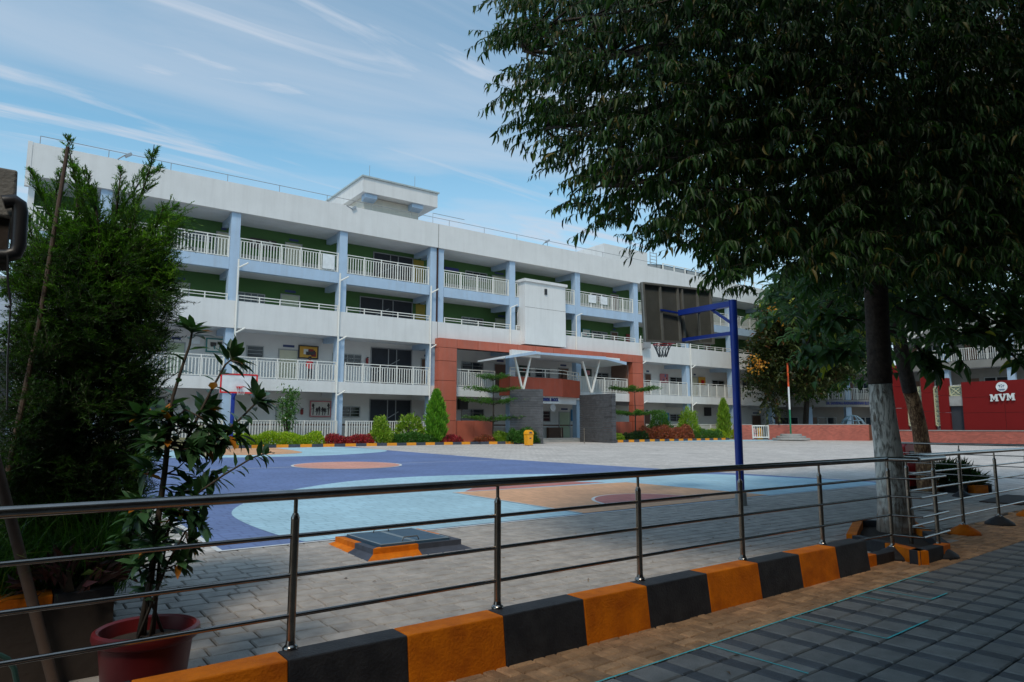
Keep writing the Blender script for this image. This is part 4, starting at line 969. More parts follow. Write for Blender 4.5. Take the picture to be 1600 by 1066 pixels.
for i, (z0, z1) in enumerate(((1.29, 2.62), (2.62, 3.82), (3.82, 5.05))):
    for y0, y1 in ((19.65, 22.48), (16.8, 19.65), (13.9, 16.8), (11, 13.9), (8, 11), (4, 8)): sb('wall_panel', y0+.012, y1-.012, z0+.012, z1-.012, SX+.5, SX+.9, DARKRED)
sb('wall_core', 4, 22.47, 1.29, 5.0, SX+.53, SX+.88, JOINT)
SIDE = Matrix(((0, 0, -1), (-1, 0, 0), (0, 1, 0)))      # text readable from -X
def slab(name, pts, y0, z0, s, m, x=SX+.49, th=.12):
    MB().prism([(x, y0-p[0]*s, z0+p[1]*s) for p in pts], (-th, 0, 0)).build(name, m, st_)
LET = mat('silver white letters', (.62, .66, .66), .45)
Mp = [(0, 0), (.32, 0), (.32, .16), (.24, .16), (.24, .62), (.42, .2), (.52, .2), (.70, .62), (.70, .16), (.62, .16), (.62, 0), (1.0, 0), (1.0, .16), (.92, .16), (.92, .84), (1.0, .84), (1.0, 1), (.68, 1), (.47, .5), (.26, 1), (0, 1), (0, .84), (.08, .84), (.08, .16), (0, .16)]
Vp = [(0, 1), (0, .84), (.07, .84), (.36, 0), (.56, 0), (.85, .84), (.92, .84), (.92, 1), (.58, 1), (.58, .84), (.66, .84), (.47, .28), (.28, .84), (.36, .84), (.36, 1)]
slab('letter_m', Mp, 20.53, 3.47, .53, LET); slab('letter_v', Vp, 19.96, 3.49, .53, LET); slab('letter_m', Mp, 19.46, 3.51, .53, LET)
k = [(SX+.485, 19.73+.37*math.cos(a_), 4.55+.37*math.sin(a_)) for a_ in np.linspace(0, 2*math.pi, 29)[:-1]]
MB().prism(k, (-.06, 0, 0)).build('round_emblem', WHITEB, st_)
EMB = mat('emblem grey blue', (.10, .16, .25), .6)
for yy, zz, ww, hh in ((19.87, 4.66, .12, .05), (19.73, 4.70, .08, .05), (19.59, 4.66, .12, .05), (19.84, 4.58, .04, .14), (19.73, 4.55, .04, .12), (19.62, 4.58, .04, .14), (19.73, 4.36, .42, .06), (19.73, 4.29, .28, .04)):
    MB().box((SX+.405, yy-ww/2, zz-hh/2), (SX+.424, yy+ww/2, zz+hh/2)).build('emblem_mark', EMB, st_)
# arched roof truss over the stage, in white tube
t = thing('arched_roof_frame', 'white tubular arched roof frame glimpsed between the leaves above the stage', 'roof frame', (62, 20, 7)); m_ = MB()
def arch(px0, px1, y0, y1, X_, sag): 
    A_, B_ = atX(px0, y0, X_), atX(px1, y1, X_); return [tuple(A_+(B_-A_)*i/12+np.array([0, 0, sag*4*(i/12)*(1-i/12)])) for i in range(13)]
ca, cb_ = arch(1400, 1640, 548, 535, 61, 2.2), arch(1400, 1640, 538, 522, 61, 2.2)
m_.tube(ca, .07, 6); m_.tube(cb_, .07, 6)
for i in range(12): m_.tube([ca[i], cb_[i+1]], .04, 5); m_.tube([ca[i+1], cb_[i+1]], .04, 5)
m_.build('truss', RAILW, t)
m_ = MB(); m_.tube([(p[0]+3, p[1], p[2]-.2) for p in ca], .06, 6); m_.tube([(p[0]+6, p[1], p[2]-.4) for p in ca], .06, 6); m_.build('purlin', RAILW, t)
a = atX(1541, 473, 66); tag(MB().box((a[0], a[1]-.5, a[2]-.35), (a[0]+.1, a[1]+.5, a[2]+.35)).build('red_sign_board', BRIGHTRED), 'small bright red board on the upper railing, glimpsed through leaves at the right', 'sign')

# ================================================================== planting in front of the school
kb = thing('planter_kerb', 'low kerb of alternating orange and black blocks along the planting bed before the school', 'kerb', (8.4, 36.2, .45), 0)
def kerb(x0, x1, y0, y1, parent, l=.62, start=0, h_=.16):
    n_ = max(1, round(math.hypot(x1-x0, y1-y0)/l)); d = np.array([x1-x0, y1-y0])/n_
    for i in range(n_):
        p = np.array([x0, y0])+d*i; q = p+d*.995; n2 = unit(np.array([-d[1], d[0]]))*.16
        b_ = MB(); b_.prism([(*p, .42), (*q, .42), (*(q+n2), .42), (*(p+n2), .42)], (0, 0, h_+.03)); b_.build('kerb_block', YELK if (i+start) % 2 == 0 else BLACK2, parent)
kerb(8.9, 24.0, 36.3, 36.2, kb); kerb(24.0, 27.6, 36.0, 35.6, kb, start=1); 
kb2 = thing('planter_kerb', 'low orange and black kerb right of the slate entrance walls', 'kerb', (35, 35.6, .45), 0); kerb(33.8, 50.0, 34.9, 36.6, kb2, start=0)
struct(MB().box((8.95, 36.47, .3), (28.0, 38.9, .50)).build('planting_bed', SOIL)); struct(MB().prism([(34.2, 35.2, .3), (50, 36.8, .3), (50, 39.2, .3), (34.5, 39.2, .3)], (0, 0, .2)).build('planting_bed', SOIL))

LG_LIME = leafmat('lime leaves', (.20, .34, .02), (.50, .62, .04), (.40, .38, .05)); LG_RED = leafmat('crimson leaves', (.16, .018, .03), (.62, .07, .09), (.12, .12, .03))
LG_MID = leafmat('mid green leaves', (.03, .09, .02), (.10, .25, .045), (.15, .2, .05)); LG_YEL = leafmat('yellow green leaves', (.12, .24, .02), (.36, .50, .06), (.35, .36, .1))
LG_RUST = leafmat('rust red leaves', (.16, .04, .03), (.55, .17, .09), (.10, .14, .04)); LG_CYP = leafmat('cypress foliage', (.05, .18, .015), (.22, .46, .04), (.22, .36, .05))
LG_DARK = leafmat('dark shrub leaves', (.012, .035, .014), (.04, .09, .028), (.07, .13, .03))
def bush(name, label, cat, c, r, n, mt, L=.14, W=.07, group=None, stem=True, up=.4):
    """rounded shrub: leaves spread through an ellipsoid shell, with stems inside"""
    t = thing(name, label, cat, (c[0], c[1], c[2]), 0, group); r = np.array(r)
    d = rdir(n); d[:, 2] = np.abs(d[:, 2])*1.0-.15*rng.random(n); rad = rng.uniform(.55, 1.0, n)**.6
    lump = 1+.12*np.sin(d[:, 0]*7+c[0])*np.cos(d[:, 1]*6+c[1])+.08*np.sin(d[:, 2]*9)
    P = np.array(c)+np.array([0, 0, r[2]*.12])+d*r*(rad*lump)[:, None]
    leafmesh('foliage', P, d+np.array([0, 0, up])+rng.normal(0, .5, (n, 3)), rdir(n)+np.array([0, 0, .8]), rng.uniform(.7, 1.3, n)*L, rng.uniform(.7, 1.2, n)*W, mt, t)
    b_ = MB()
    for i in range(5):
        a_ = random.uniform(0, 6.28); b_.tube([(c[0], c[1], c[2]-.05), (c[0]+r[0]*.5*math.cos(a_), c[1]+r[1]*.5*math.sin(a_), c[2]+r[2]*.75)], [.03, .012], 4)
    b_.build('stem', TWIG, t); return t
def hedge(label, x0, x1, y, h_, mt, n, dpt=.55, L=.11, W=.06, z=.5, name='hedge', cat='hedge', group=None):
    t = thing(name, label, cat, ((x0+x1)/2, y, z), 0, group); u = rng.uniform(0, 1, n); a_ = rng.uniform(-.15, math.pi+.15, n); rr = rng.uniform(.6, 1, n)
    x = x0+(x1-x0)*u; hh = h_*(1+.14*np.sin(x*2.3)+.09*np.sin(x*5.1+1)); edge = np.minimum(1, np.minimum(u, 1-u)*(x1-x0)/.35+.55)
    P = np.stack([x, y-np.cos(a_)*dpt*rr*1.0*edge, z+.02+np.abs(np.sin(a_))*hh*rr*edge], 1); D = np.stack([rng.normal(0, .6, n), -np.cos(a_), np.sin(a_)+.5], 1)
    leafmesh('foliage', P, D+rng.normal(0, .4, (n, 3)), rdir(n)+np.array([0, 0, .8]), rng.uniform(.7, 1.4, n)*L, rng.uniform(.7, 1.2, n)*W, mt, t)
    b_ = MB()
    for i in range(int((x1-x0)*3)): xx = random.uniform(x0+.1, x1-.1); b_.tube([(xx, y, z-.03), (xx+random.uniform(-.15, .15), y+random.uniform(-.2, .2), z+h_*.75)], [.02, .008], 4)
    b_.build('stem', TWIG, t); return t
hedge('lime green clipped hedge beside the blue hoop post', 9.0, 14.2, 37.1, .66, LG_LIME, 9000)
hedge('crimson leaved hedge between the lime hedge and the round shrub', 14.3, 17.1, 37.0, .52, LG_RED, 5200)
hedge('dark green hedge right of the round yellow green shrub', 18.3, 21.4, 37.1, .58, LG_MID, 5600)
hedge('low dark red bedding between the dark hedge and the cypress', 21.5, 23.1, 36.9, .42, LG_RED, 2400)
hedge('rusty red bedding right of the cypress', 24.1, 25.4, 36.8, .40, LG_RUST, 2200)
hedge('bright green leafy hedge under the tiered tree', 25.5, 28.6, 36.6, .62, LG_YEL, 5000, L=.16)
hedge('loose green shrubs behind the yellow bin', 25.9, 28.2, 34.15+1.4, .85, LG_MID, 3800, L=.18, dpt=.4)
hedge('yellow green bedding just right of the slate walls', 34.6, 37.0, 36.6, .5, LG_YEL, 2800); hedge('dark purple bedding under the right tiered tree', 37.1, 39.4, 36.4, .62, LG_DARK, 3000)
hedge('rust red croton hedge right of the second tiered tree', 39.2, 45.0, 36.7, .95, LG_RUST, 8000, L=.17)
hedge('dark green low hedge between the croton and the slim cypress', 44.8, 49.5, 37.2, .75, LG_MID, 5000)
hedge('lime hedge at the far end of the planting bed', 48.6, 54.0, 38.0, .75, LG_LIME, 5000)
bush('round_shrub', 'round yellow green shrub at the end of the crimson hedge', 'shrub', (17.65, 37.0, .5), (.62, .6, 1.45), 3600, LG_YEL)
bush('round_shrub', 'round yellow green shrub beside the slim cypress near the hoop pole', 'shrub', (46.3, 37.9, .5), (1.0, .9, 2.3), 4000, LG_YEL, L=.18)
bush('leafy_shrub', 'loose grey green shrub right of the second tiered tree', 'shrub', (42.6, 37.8, .6), (1.3, .9, 1.9), 3000, LG_MID, L=.2)
bush('leafy_shrub', 'sparse pale leaved shrub before the fence left of the cypress', 'shrub', (20.2, 38.2, .9), (.95, .5, 1.2), 700, LG_YEL, L=.28, W=.10)
def cypress(label, c, h_, r, n, mt):
    t = thing('cypress', label, 'cypress', c); u = rng.random(n)**.8; a_ = rng.uniform(0, 6.28, n); prof_ = np.sin(np.clip(u*1.15+.22, 0, 1.37)*math.pi/1.37)**.8*(1-u*.25)
    rr = r*prof_*rng.uniform(.5, 1.05, n)*(1+.22*np.sin(a_*4+u*23)+.12*np.sin(a_*9-u*41)); P = np.stack([c[0]+rr*np.cos(a_), c[1]+rr*np.sin(a_), c[2]+.1+u*h_], 1)
    D = np.stack([np.cos(a_)*.6, np.sin(a_)*.6, np.full(n, 1.1)], 1)+rng.normal(0, .3, (n, 3)); leafmesh('foliage', P, D, rdir(n), rng.uniform(.14, .36, n), rng.uniform(.04, .08, n), mt, t, T=T_SLIM)
    MB().tube([(c[0], c[1], c[2]), (c[0], c[1], c[2]+h_*.9)], [.07, .02], 6).build('trunk', TWIG, t)
a = atY(681, 690, 37.0); cypress('bright green cone shaped cypress against the left pier of the red portal', (a[0], 37.0, .5), 3.05, .62, 7000, LG_CYP)
cypress('slim yellow green cypress left of the blue hoop pole', (51.5, 38.2, .6), 3.2, .55, 4500, LG_YEL)
def tiered(label, c, tiers, group='tiered trees'):
    t = thing('tiered_tree', label, 'tree', c, 0, group); H_ = tiers[-1][0]
    MB().tube([c, (c[0]+.05, c[1], c[2]+H_*.5), (c[0], c[1], H_+.1)], [.06, .05, .02], 6).build('trunk', BARK, t); P, D, tws = [], [], []
    b_ = MB()
    for z, r, dens in tiers:
        nb = 7; ph = random.uniform(0, 1)
        for i in range(nb):
            a_ = 2*math.pi*(i+ph)/nb; e_ = np.array([c[0]+r*math.cos(a_), c[1]+r*.8*math.sin(a_), z+.22]); b_.tube([(c[0], c[1], z-.12), tuple((np.array([c[0], c[1], z-.12])+e_)/2+np.array([0, 0, .08])), tuple(e_)], [.025, .018, .008], 4)
            for k_ in range(int(dens)):
                s_ = random.uniform(.25, 1.05); p = np.array([c[0], c[1], z-.05])*(1-s_)+e_*s_+rng.normal(0, [.16, .16, .05], 3); P.append(p); D.append(rng.normal(0, 1, 3)*[1, 1, .35]+[0, 0, .2])
    b_.build('branch', TWIG, t); leafmesh('foliage', np.array(P), np.array(D), rng.normal(0, .3, (len(P), 3))+np.array([0, 0, 1]), rng.uniform(.10, .2, len(P)), rng.uniform(.05, .08, len(P)), LG_MID, t)
a = atY(770, 690, 36.9); c_ = (a[0], 36.9, .5)
def zt_(px, py, Y): return atY(px, py, Y)[2]
tiered('slim tree with flat tiers of small leaves before the left of the red portal', c_, [(zt_(775, 657, 36.9), 1.9, 170), (zt_(780, 630, 36.9), 2.2, 230), (zt_(775, 612, 36.9), 1.9, 200), (zt_(768, 592, 36.9), 1.15, 120)])
a = atY(993, 688, 36.7); c_ = (a[0], 36.7, .5)
tiered('slim tree with two flat leafy tiers before the right pier of the red portal', c_, [(zt_(1000, 648, 36.7), 2.3, 420), (zt_(995, 611, 36.7), 2.1, 380)])
# small white flowering tree behind the lime hedge
a = atY(447, 690, 38); c_ = np.array([a[0], 38, .6]); t = thing('frangipani_tree', 'thin young tree with white flowers before the ground floor fence', 'tree', tuple(c_))
b_ = MB(); tips = [atY(px, py, 38) for px, py in ((450, 612), (460, 617), (440, 630), (447, 636), (456, 640), (451, 650), (444, 656), (450, 664), (454, 628))]
for q in tips: b_.tube([tuple(c_), tuple((c_*.35+q*.65)+np.array([0, 0, -.1])), tuple(q)], [.035, .025, .012], 5)
b_.build('branch', BARK, t); P = np.concatenate([q+rng.normal(0, .18, (70, 3)) for q in tips]); leafmesh('foliage', P, rng.normal(0, 1, P.shape)+[0, 0, .2], rng.normal(0, .4, P.shape)+[0, 0, 1], .24, .07, LG_MID, t)
P = np.concatenate([q+rng.normal(0, .12, (9, 3)) for q in tips[2:7]]); leafmesh('flower', P, rdir(len(P)), rdir(len(P)), .10, .09, leafmat('white petals', (.75, .74, .66), (.8, .8, .75), trans=.2), t)
# yellow bin
def bin_(name, label, c, h_, w_, m, dark, text=False):
    t = thing(name, label, 'rubbish bin', tuple(c)); k_ = 12; x0, x1 = c[0]-w_/2, c[0]+w_/2; y0 = c[1]-w_*.4; zt2 = c[2]+h_-w_/2
    b_ = MB(); b_.prism([(c[0]-w_*.42, y0, c[2]), (c[0]+w_*.42, y0, c[2]), (x1, y0, zt2-.06), (x0, y0, zt2-.06)], (0, w_*.8, 0)); b_.build('body', m, t, bevel=.015)
    b_ = MB(); pr = [(x0-.02, y0-.02, zt2-.05), (x1+.02, y0-.02, zt2-.05)]+[(c[0]+(w_/2+.02)*math.cos(a_), y0-.02, zt2+(w_/2)*math.sin(a_)) for a_ in np.linspace(0, math.pi, 12)]
    b_.prism(pr, (0, w_*.84, 0)); b_.build('lid', m, t, bevel=.012)
    b_ = MB(); b_.prism([(c[0]+w_*.27*math.cos(a_), y0-.026, zt2+.02+w_*.2*math.sin(a_)) for a_ in np.linspace(0, math.pi, 10)], (0, .004, 0)); b_.build('opening', dark, t)
    if text: MB().box((c[0]-w_*.14, y0-.004, c[2]+h_*.42), (c[0]+w_*.14, y0+.002, c[2]+h_*.50)).build('emblem', BLACK2, t)
    return t
a = atG(826, 696.5); bin_('rubbish_bin', 'yellow bin with a domed lid on the paving before the left slate wall', (a[0], a[1], .43), .92, .46, YELP, BLACK2, True)

# far basketball hoop: blue post, white board with red border
t = thing('basketball_hoop', 'distant basketball hoop with a red edged white board, by the lime hedge', 'basketball hoop', (9.0, 35.9, .45))
MB().tube([(9.05, 35.95, .75), (9.05, 35.95, 3.7)], .10, 10).build('post', BLUEP, t, smooth=True); MB().box((8.88, 35.78, .44), (9.24, 36.14, .76)).build('footing', CONC, t)
def P35(x, y): return atY(x, y, 34.9)
q = [P35(344.5, 583.5), P35(403, 586.5), P35(402, 617), P35(343.5, 614)]; x0, x1 = q[0][0], q[1][0]; z1, z0 = q[0][2]+.02, q[3][2]
MB().box((x0, 34.9, z0), (x1, 34.95, z1)).build('backboard', WHITEB, t)
b_ = MB(); w_ = .075
for r_ in (((x0, 34.88, z0), (x1, 34.897, z0+w_)), ((x0, 34.88, z1-w_), (x1, 34.897, z1)), ((x0, 34.88, z0+w_), (x0+w_, 34.897, z1-w_)), ((x1-w_, 34.88, z0+w_), (x1, 34.897, z1-w_))): b_.box(*r_)
b_.build('border', REDP, t); xm = (x0+x1)/2; zr = z0+.3
b_ = MB(); b_.tube([(xm+.23*math.cos(a_), 34.5+.23*math.sin(a_), zr) for a_ in np.linspace(0, 2*math.pi, 21)], .012, 5); b_.box((xm-.12, 34.72, zr-.06), (xm+.12, 34.88, zr+.02)); b_.build('rim', REDP, t)
b_ = MB()
for i in range(10): a_ = i*.628; b_.bar((xm+.23*math.cos(a_), 34.5+.23*math.sin(a_), zr), (xm+.14*math.cos(a_+.3), 34.5+.14*math.sin(a_+.3), zr-.4), .008)
b_.build('net', WHITEB, t); b_ = MB(); b_.bar((9.05, 35.95, 3.6), (xm, 34.96, z0+.8), .09); b_.bar((9.05, 35.95, 2.9), (xm, 34.96, z0+.3), .07); b_.build('arm', BLUEP, t)

# big hoop seen from behind
hp = atG(1156, 783); t = thing('basketball_hoop', 'near basketball hoop on a tall royal blue pole, grey board seen from behind', 'basketball hoop', (11.25, 8.04, .04))
hx, hy = 11.26, 8.04
MB().lathe((hx, hy, .03), [(.11, 0), (.105, .24), (.09, .27)], 20).build('footing', CONC, t, smooth=True)
MB().tube([(hx, hy, .3), (hx, hy, 3.95)], .075, 20).build('pole', BLUEP, t, smooth=True)
bc = np.array([11.15, 9.3, 3.84]); ang = .048
def bp_(u, v, d=0.): return (bc[0]+u*math.cos(ang)-v*math.sin(ang), bc[1]+d, bc[2]+u*math.sin(ang)+v*math.cos(ang))
Wb, Hb = 1.08, .60
b_ = MB(); b_.prism([bp_(-Wb, -Hb), bp_(Wb, -Hb), bp_(Wb, Hb), bp_(-Wb, Hb)], (0, .03, 0)); b_.build('backboard', BOARDG, t)
b_ = MB()
for u in (-Wb+.02, Wb-.02): b_.bar(bp_(u, -Hb, -.03), bp_(u, Hb, -.03), .04, .055)
for v in (-Hb+.02, Hb-.02): b_.bar(bp_(-Wb+.045, v, -.03), bp_(Wb-.045, v, -.03), .055, .04)
b_.build('board_frame', BOARDF, t)
for u in (-.56, -.02, .12, .62): MB().bar(bp_(u, -Hb+.045, -.025), bp_(u, Hb-.045, -.025), .045, .04).build('rib', BOARDF, t)
top = (hx, hy, 3.9); pc = bp_(-.04, .02, -.06); pc2 = bp_(.02, -.54, -.06)
b_ = MB(); b_.bar(top, pc, .11, .11); b_.build('upper_arm', BLUEP, t); b_ = MB(); b_.bar((hx, hy, 3.32), pc2, .07, .07); b_.build('lower_arm', BLUEP, t)
b_ = MB(); b_.bar((hx, hy+.02, 3.5), (hx-.02, hy+.5, 3.86), .05); b_.build('brace', BLUEP, t)
b_ = MB(); b_.bar(pc, bp_(-.60, .06, -.05), .035); b_.bar((hx-.04, hy+.75, 3.86), bp_(.60, .05, -.05), .035); b_.build('brace', BLUEP, t)
MB().lathe((hx, hy, 3.951), [(.082, 0), (.082, .012), (.03, .03)], 16).build('pole_cap', BLUEP, t)
rc = np.array([bc[0]-.05, bc[1]+.42, 3.28]); rc = np.array([11.12, 9.75, 3.30])
rimp = atY(1035, 541, 9.72); rc = np.array([rimp[0], 9.72, rimp[2]+.03])
b_ = MB(); b_.tube([(rc[0]+0.19*math.cos(a_), rc[1]+0.19*math.sin(a_), rc[2]) for a_ in np.linspace(0, 2*math.pi, 25)], .011, 6); b_.bar((rc[0], rc[1]-.19, rc[2]), (rc[0], bc[1]+.04, rc[2]+.02), .1, .03); b_.build('rim', REDP, t)
b_ = MB()
for i in range(12):
    a_ = i*math.pi/6
    for s_ in (1, -1): b_.tube([(rc[0]+0.19*math.cos(a_), rc[1]+0.19*math.sin(a_), rc[2]), (rc[0]+0.13*math.cos(a_+s_*.26), rc[1]+0.13*math.sin(a_+s_*.26), rc[2]-.13), (rc[0]+.085*math.cos(a_+s_*.05), rc[1]+.085*math.sin(a_+s_*.05), rc[2]-.26)], .006, 4)
b_.build('net', mat('dark net cord', (.12, .13, .14), .8), t)

# person in the first floor corridor
def person(label, foot, H_, shirt, trousers, hair, face=-math.pi/2):
    t = thing('person', label, 'person', tuple(foot)); s = H_/1.7
    J = {'pel': (0, 0, .92), 'che': (0, 0, 1.28), 'nec': (0, 0, 1.44), 'hea': (0, -.02, 1.56), 'top': (0, -.01, 1.68), 'hl': (.09, 0, .88), 'hr': (-.09, 0, .88), 'kl': (.10, -.02, .48), 'kr': (-.10, -.04, .48), 'al': (.10, .02, .07), 'ar': (-.10, .0, .07), 'tl': (.10, -.14, .03), 'tr': (-.10, -.16, .03),
         'sl': (.18, 0, 1.38), 'sr': (-.18, 0, 1.38), 'el': (.24, .02, 1.10), 'er': (-.23, -.04, 1.10), 'wl': (.23, -.08, .86), 'wr': (-.18, -.2, .98)}
    K = list(J); E_ = [('pel', 'che'), ('che', 'nec'), ('nec', 'hea'), ('hea', 'top'), ('pel', 'hl'), ('pel', 'hr'), ('hl', 'kl'), ('hr', 'kr'), ('kl', 'al'), ('kr', 'ar'), ('al', 'tl'), ('ar', 'tr'), ('che', 'sl'), ('che', 'sr'), ('sl', 'el'), ('sr', 'er'), ('el', 'wl'), ('er', 'wr')]
    rad = dict(pel=.14, che=.15, nec=.06, hea=.10, top=.07, hl=.10, hr=.10, kl=.065, kr=.065, al=.045, ar=.045, tl=.035, tr=.035, sl=.07, sr=.07, el=.045, er=.045, wl=.032, wr=.032)
    me = bpy.data.meshes.new('body'); me.from_pydata([tuple(c*s for c in J[k]) for k in K], [(K.index(a), K.index(b)) for a, b in E_], []); o = bpy.data.objects.new('body', me); col.objects.link(o); o.parent = t
    m1 = o.modifiers.new('skin', 'SKIN'); 
    for i, k in enumerate(K): me.skin_vertices[0].data[i].radius = (rad[k]*s, rad[k]*s*.8)
    me.skin_vertices[0].data[0].use_root = True; m2 = o.modifiers.new('sub', 'SUBSURF'); m2.levels = 1; m2.render_levels = 1
    pm = bpy.data.materials.new('clothed figure'); pm.use_nodes = True; nt_ = pm.node_tree; b__ = nt_.nodes['Principled BSDF']; tc_ = nt_.nodes.new('ShaderNodeTexCoord'); sp__ = nt_.nodes.new('ShaderNodeSeparateXYZ'); cr = nt_.nodes.new('ShaderNodeValToRGB'); dv = nt_.nodes.new('ShaderNodeMath'); dv.operation = 'DIVIDE'; dv.inputs[1].default_value = H_
    nt_.links.new(tc_.outputs['Object'], sp__.inputs[0]); nt_.links.new(sp__.outputs[2], dv.inputs[0]); nt_.links.new(dv.outputs[0], cr.inputs[0]); nt_.links.new(cr.outputs[0], b__.inputs['Base Color']); cr.color_ramp.interpolation = 'CONSTANT'
    e = cr.color_ramp.elements; e[0].color = (.02, .02, .02, 1); e[1].position = .05; e[1].color = (*trousers, 1); x = e.new(.54); x.color = (*shirt, 1); x = e.new(.85); x.color = (.16, .08, .05, 1); me.materials.append(pm)
    hb = MB(); hb.lathe((0, .02*s, 1.55*s), [(.09*s, 0), (.118*s, .07*s), (.10*s, .14*s), (.03*s, .17*s)], 12); ho = hb.build('hair', mat(hair, (.012, .009, .008), .5), None, smooth='all'); ho.parent = t
    for sx_ in (.035, -.035):
        eb = MB().lathe((sx_*s, -.105*s, 1.565*s), [(.004*s, -.01*s), (.013*s, 0), (.004*s, .01*s)], 6).build('eye', PLASTB, None); eb.parent = t
    nb_ = MB().lathe((0, -.115*s, 1.53*s), [(.014*s, -.015*s), (.01*s, .01*s), (.003*s, .03*s)], 6).build('nose', mat('brown skin', (.16, .08, .05), .5), None); nb_.parent = t; return t
a = atY(483, 596, 40.7); person('person in a red top and dark trousers standing behind the first floor railing', (a[0], 40.7, F1+.02), 1.62, (.45, .02, .03), (.015, .015, .02), 'dark hair')

# ================================================================== FOREGROUND
# kerb with railing
KR = .020
def kp(x, off=0.): return (x, 3.735+(x-3.4)*KR+off)
kt = thing('painted_kerb', 'long kerb painted in alternating orange and black blocks under the near steel railing', 'kerb', (*kp(3.4), 0), 0)
edges = [-2.2, -1.5, -.8, -.1, .57, 1.27, 1.97, 2.665, 3.37, 4.03, 4.77, 5.50, 6.18, 6.86, 7.50]
for i, (x0, x1) in enumerate(zip(edges[:-1], edges[1:])):
    m = ORANGE if i % 2 == 0 else BLACK
    a, c = kp(x0), kp(x1); bw_ = .185
    b_ = MB(); b_.prism([(a[0]+.0008, a[1]-.04, -.03), (c[0]-.0008, c[1]-.04, -.03), (c[0]-.0008, c[1]+bw_, -.03), (a[0]+.0008, a[1]+bw_, -.03)], (0, 0, .33))
    for q in (4, 5): b_.v[q] = (b_.v[q][0], b_.v[q][1]+.04, b_.v[q][2])
    b_.build('kerb_block', m, kt, bevel=.008)
rt = thing('steel_railing', 'near polished steel handrail with three thin rails, fixed on the orange and black kerb', 'railing', (3.4, 3.87, .3), 0)
PX = [-1.46, -.06, 1.34, 2.74, 4.14, 5.52, 6.92]
def ry(x): return 3.87+(x-1.34)*.018
def post(x, y, z0, zt, parent, foot=True):
    b_ = MB().tube([(x, y, z0), (x, y, zt-.13)], .0235, 16); o = b_.build('post', STEELD, parent, smooth=True)
    MB().lathe((x, y, zt-.13), [(.0245, 0), (.0245, .01), (.014, .035)], 14).build('collar', STEEL, parent, smooth=True).parent = o
    for ch in o.children: pass
    s_ = MB().tube([(x, y, zt-.10), (x, y, zt-.02)], .0115, 10).build('spigot', STEELD, parent, smooth=True); s_.parent = o
    if foot:
        f_ = MB().lathe((x, y, z0), [(.043, 0), (.043, .008), (.036, .018), (.028, .024), (.0245, .045)], 18).build('foot_flange', STEEL, parent, smooth=True); f_.parent = o
    return o
for x in PX: post(x, ry(x), .30, 1.12, rt)
def railtube(pts, r, parent, name='rail', n=12): return MB().tube(pts, r, n).build(name, STEEL, parent, smooth=True)
JX = 8.40; yA = 3.965
railtube([(-2.2, ry(-2.2), 1.125), (1.5, ry(1.5), 1.125), (4.8, ry(4.8), 1.128), (JX, yA, 1.13)], .0285, rt, 'handrail', 20)
for z in (.475, .69, .90): railtube([(-2.2, ry(-2.2), z), (1.5, ry(1.5), z), (4.8, ry(4.8), z+.008), (JX, yA, z+.012)], .0128, rt)
railtube([(7.3, ry(7.3)+.01, .262), (JX, yA, .262)], .0128, rt)
# jog round the tree planter and the run beyond, on painted cement feet
r2 = thing('steel_railing', 'steel railing that jogs round the tree planter, standing on small painted cement mounds', 'railing', (JX, yA, 0), 0)
Bp = atZ(1445, 839, .262); Cp = atZ(1493, 828, .262); Dp = atZ(1440, 823, .262)
Bx, By, Cx, Cy, Dx, Dy = Bp[0], Bp[1], Cp[0], Cp[1], Dp[0], Dp[1]
Bx, By = JX+.05, 3.64; Cx, Cy = 9.28, 3.70; Dx, Dy = 9.22, 4.12
far = [(11.1, 4.235), (12.6, 4.30), (14.2, 4.38), (15.8, 4.46), (17.4, 4.55), (19, 4.63)]
for z, r_, nm in ((1.13, .0285, 'handrail'), (.912, .0128, 'rail'), (.702, .0128, 'rail'), (.487, .0128, 'rail'), (.262, .0128, 'rail')):
    railtube([(JX, yA, z), (Bx, By, z)], r_, r2, nm, 16); railtube([(Bx, By, z), (Cx, Cy, z)], r_, r2, nm, 16); railtube([(Cx, Cy, z), (Dx, Dy, z)], r_, r2, nm, 16)
    railtube([(Dx, Dy, z+.0)]+[(x, y, z) for x, y in far], r_, r2, nm, 16)
def mound(c, m, parent=None, r_=.21):
    b_ = MB().lathe(c, [(r_, -.01), (r_*.93, .03), (r_*.62, .075), (r_*.33, .11), (.045, .13)], 18); return b_
mtags = {0: 'black', 1: 'orange'}
for i, (x, y, cl) in enumerate(((JX, yA, 0), (8.93, 3.69, 0), (11.1, 4.235, 1), (12.6, 4.30, 0), (14.2, 4.38, 1), (15.8, 4.46, 0), (17.4, 4.55, 1), (19, 4.63, 0))):
    post(x, y, .12, 1.12, r2, True)
    if x < 15: mound((x, y, 0), None).build('cement_mound', ORANGE if cl else BLACK, r2, smooth='all')
post(Dx, Dy, .05, 1.12, r2, False)
# second railing further back, running away from the near one
r3 = thing('steel_railing', 'farther steel railing on dark cement mounds at the right edge', 'railing', (17, 5.6, 0), 0)
pts3 = [atY(1488, 697, 7.55), ]; rx = 16.6
yy3 = [7.75, 6.35, 5.0]
for z, r_, nm in ((1.14, .026, 'handrail'), (.92, .010, 'rail'), (.70, .010, 'rail'), (.48, .010, 'rail')):
    railtube([(rx+.2, yy3[0]+.1, z), (rx, yy3[2]-.05, z)], r_, r3, nm, 12)
for i, y in enumerate(yy3):
    x = rx+(y-5)*.07; post(x, y, .1+gz(y), 1.13, r3, False); b_ = mound((x, y, gz(y)), None, r_=.2); b_.build('cement_mound', BLACK, r3, smooth='all')

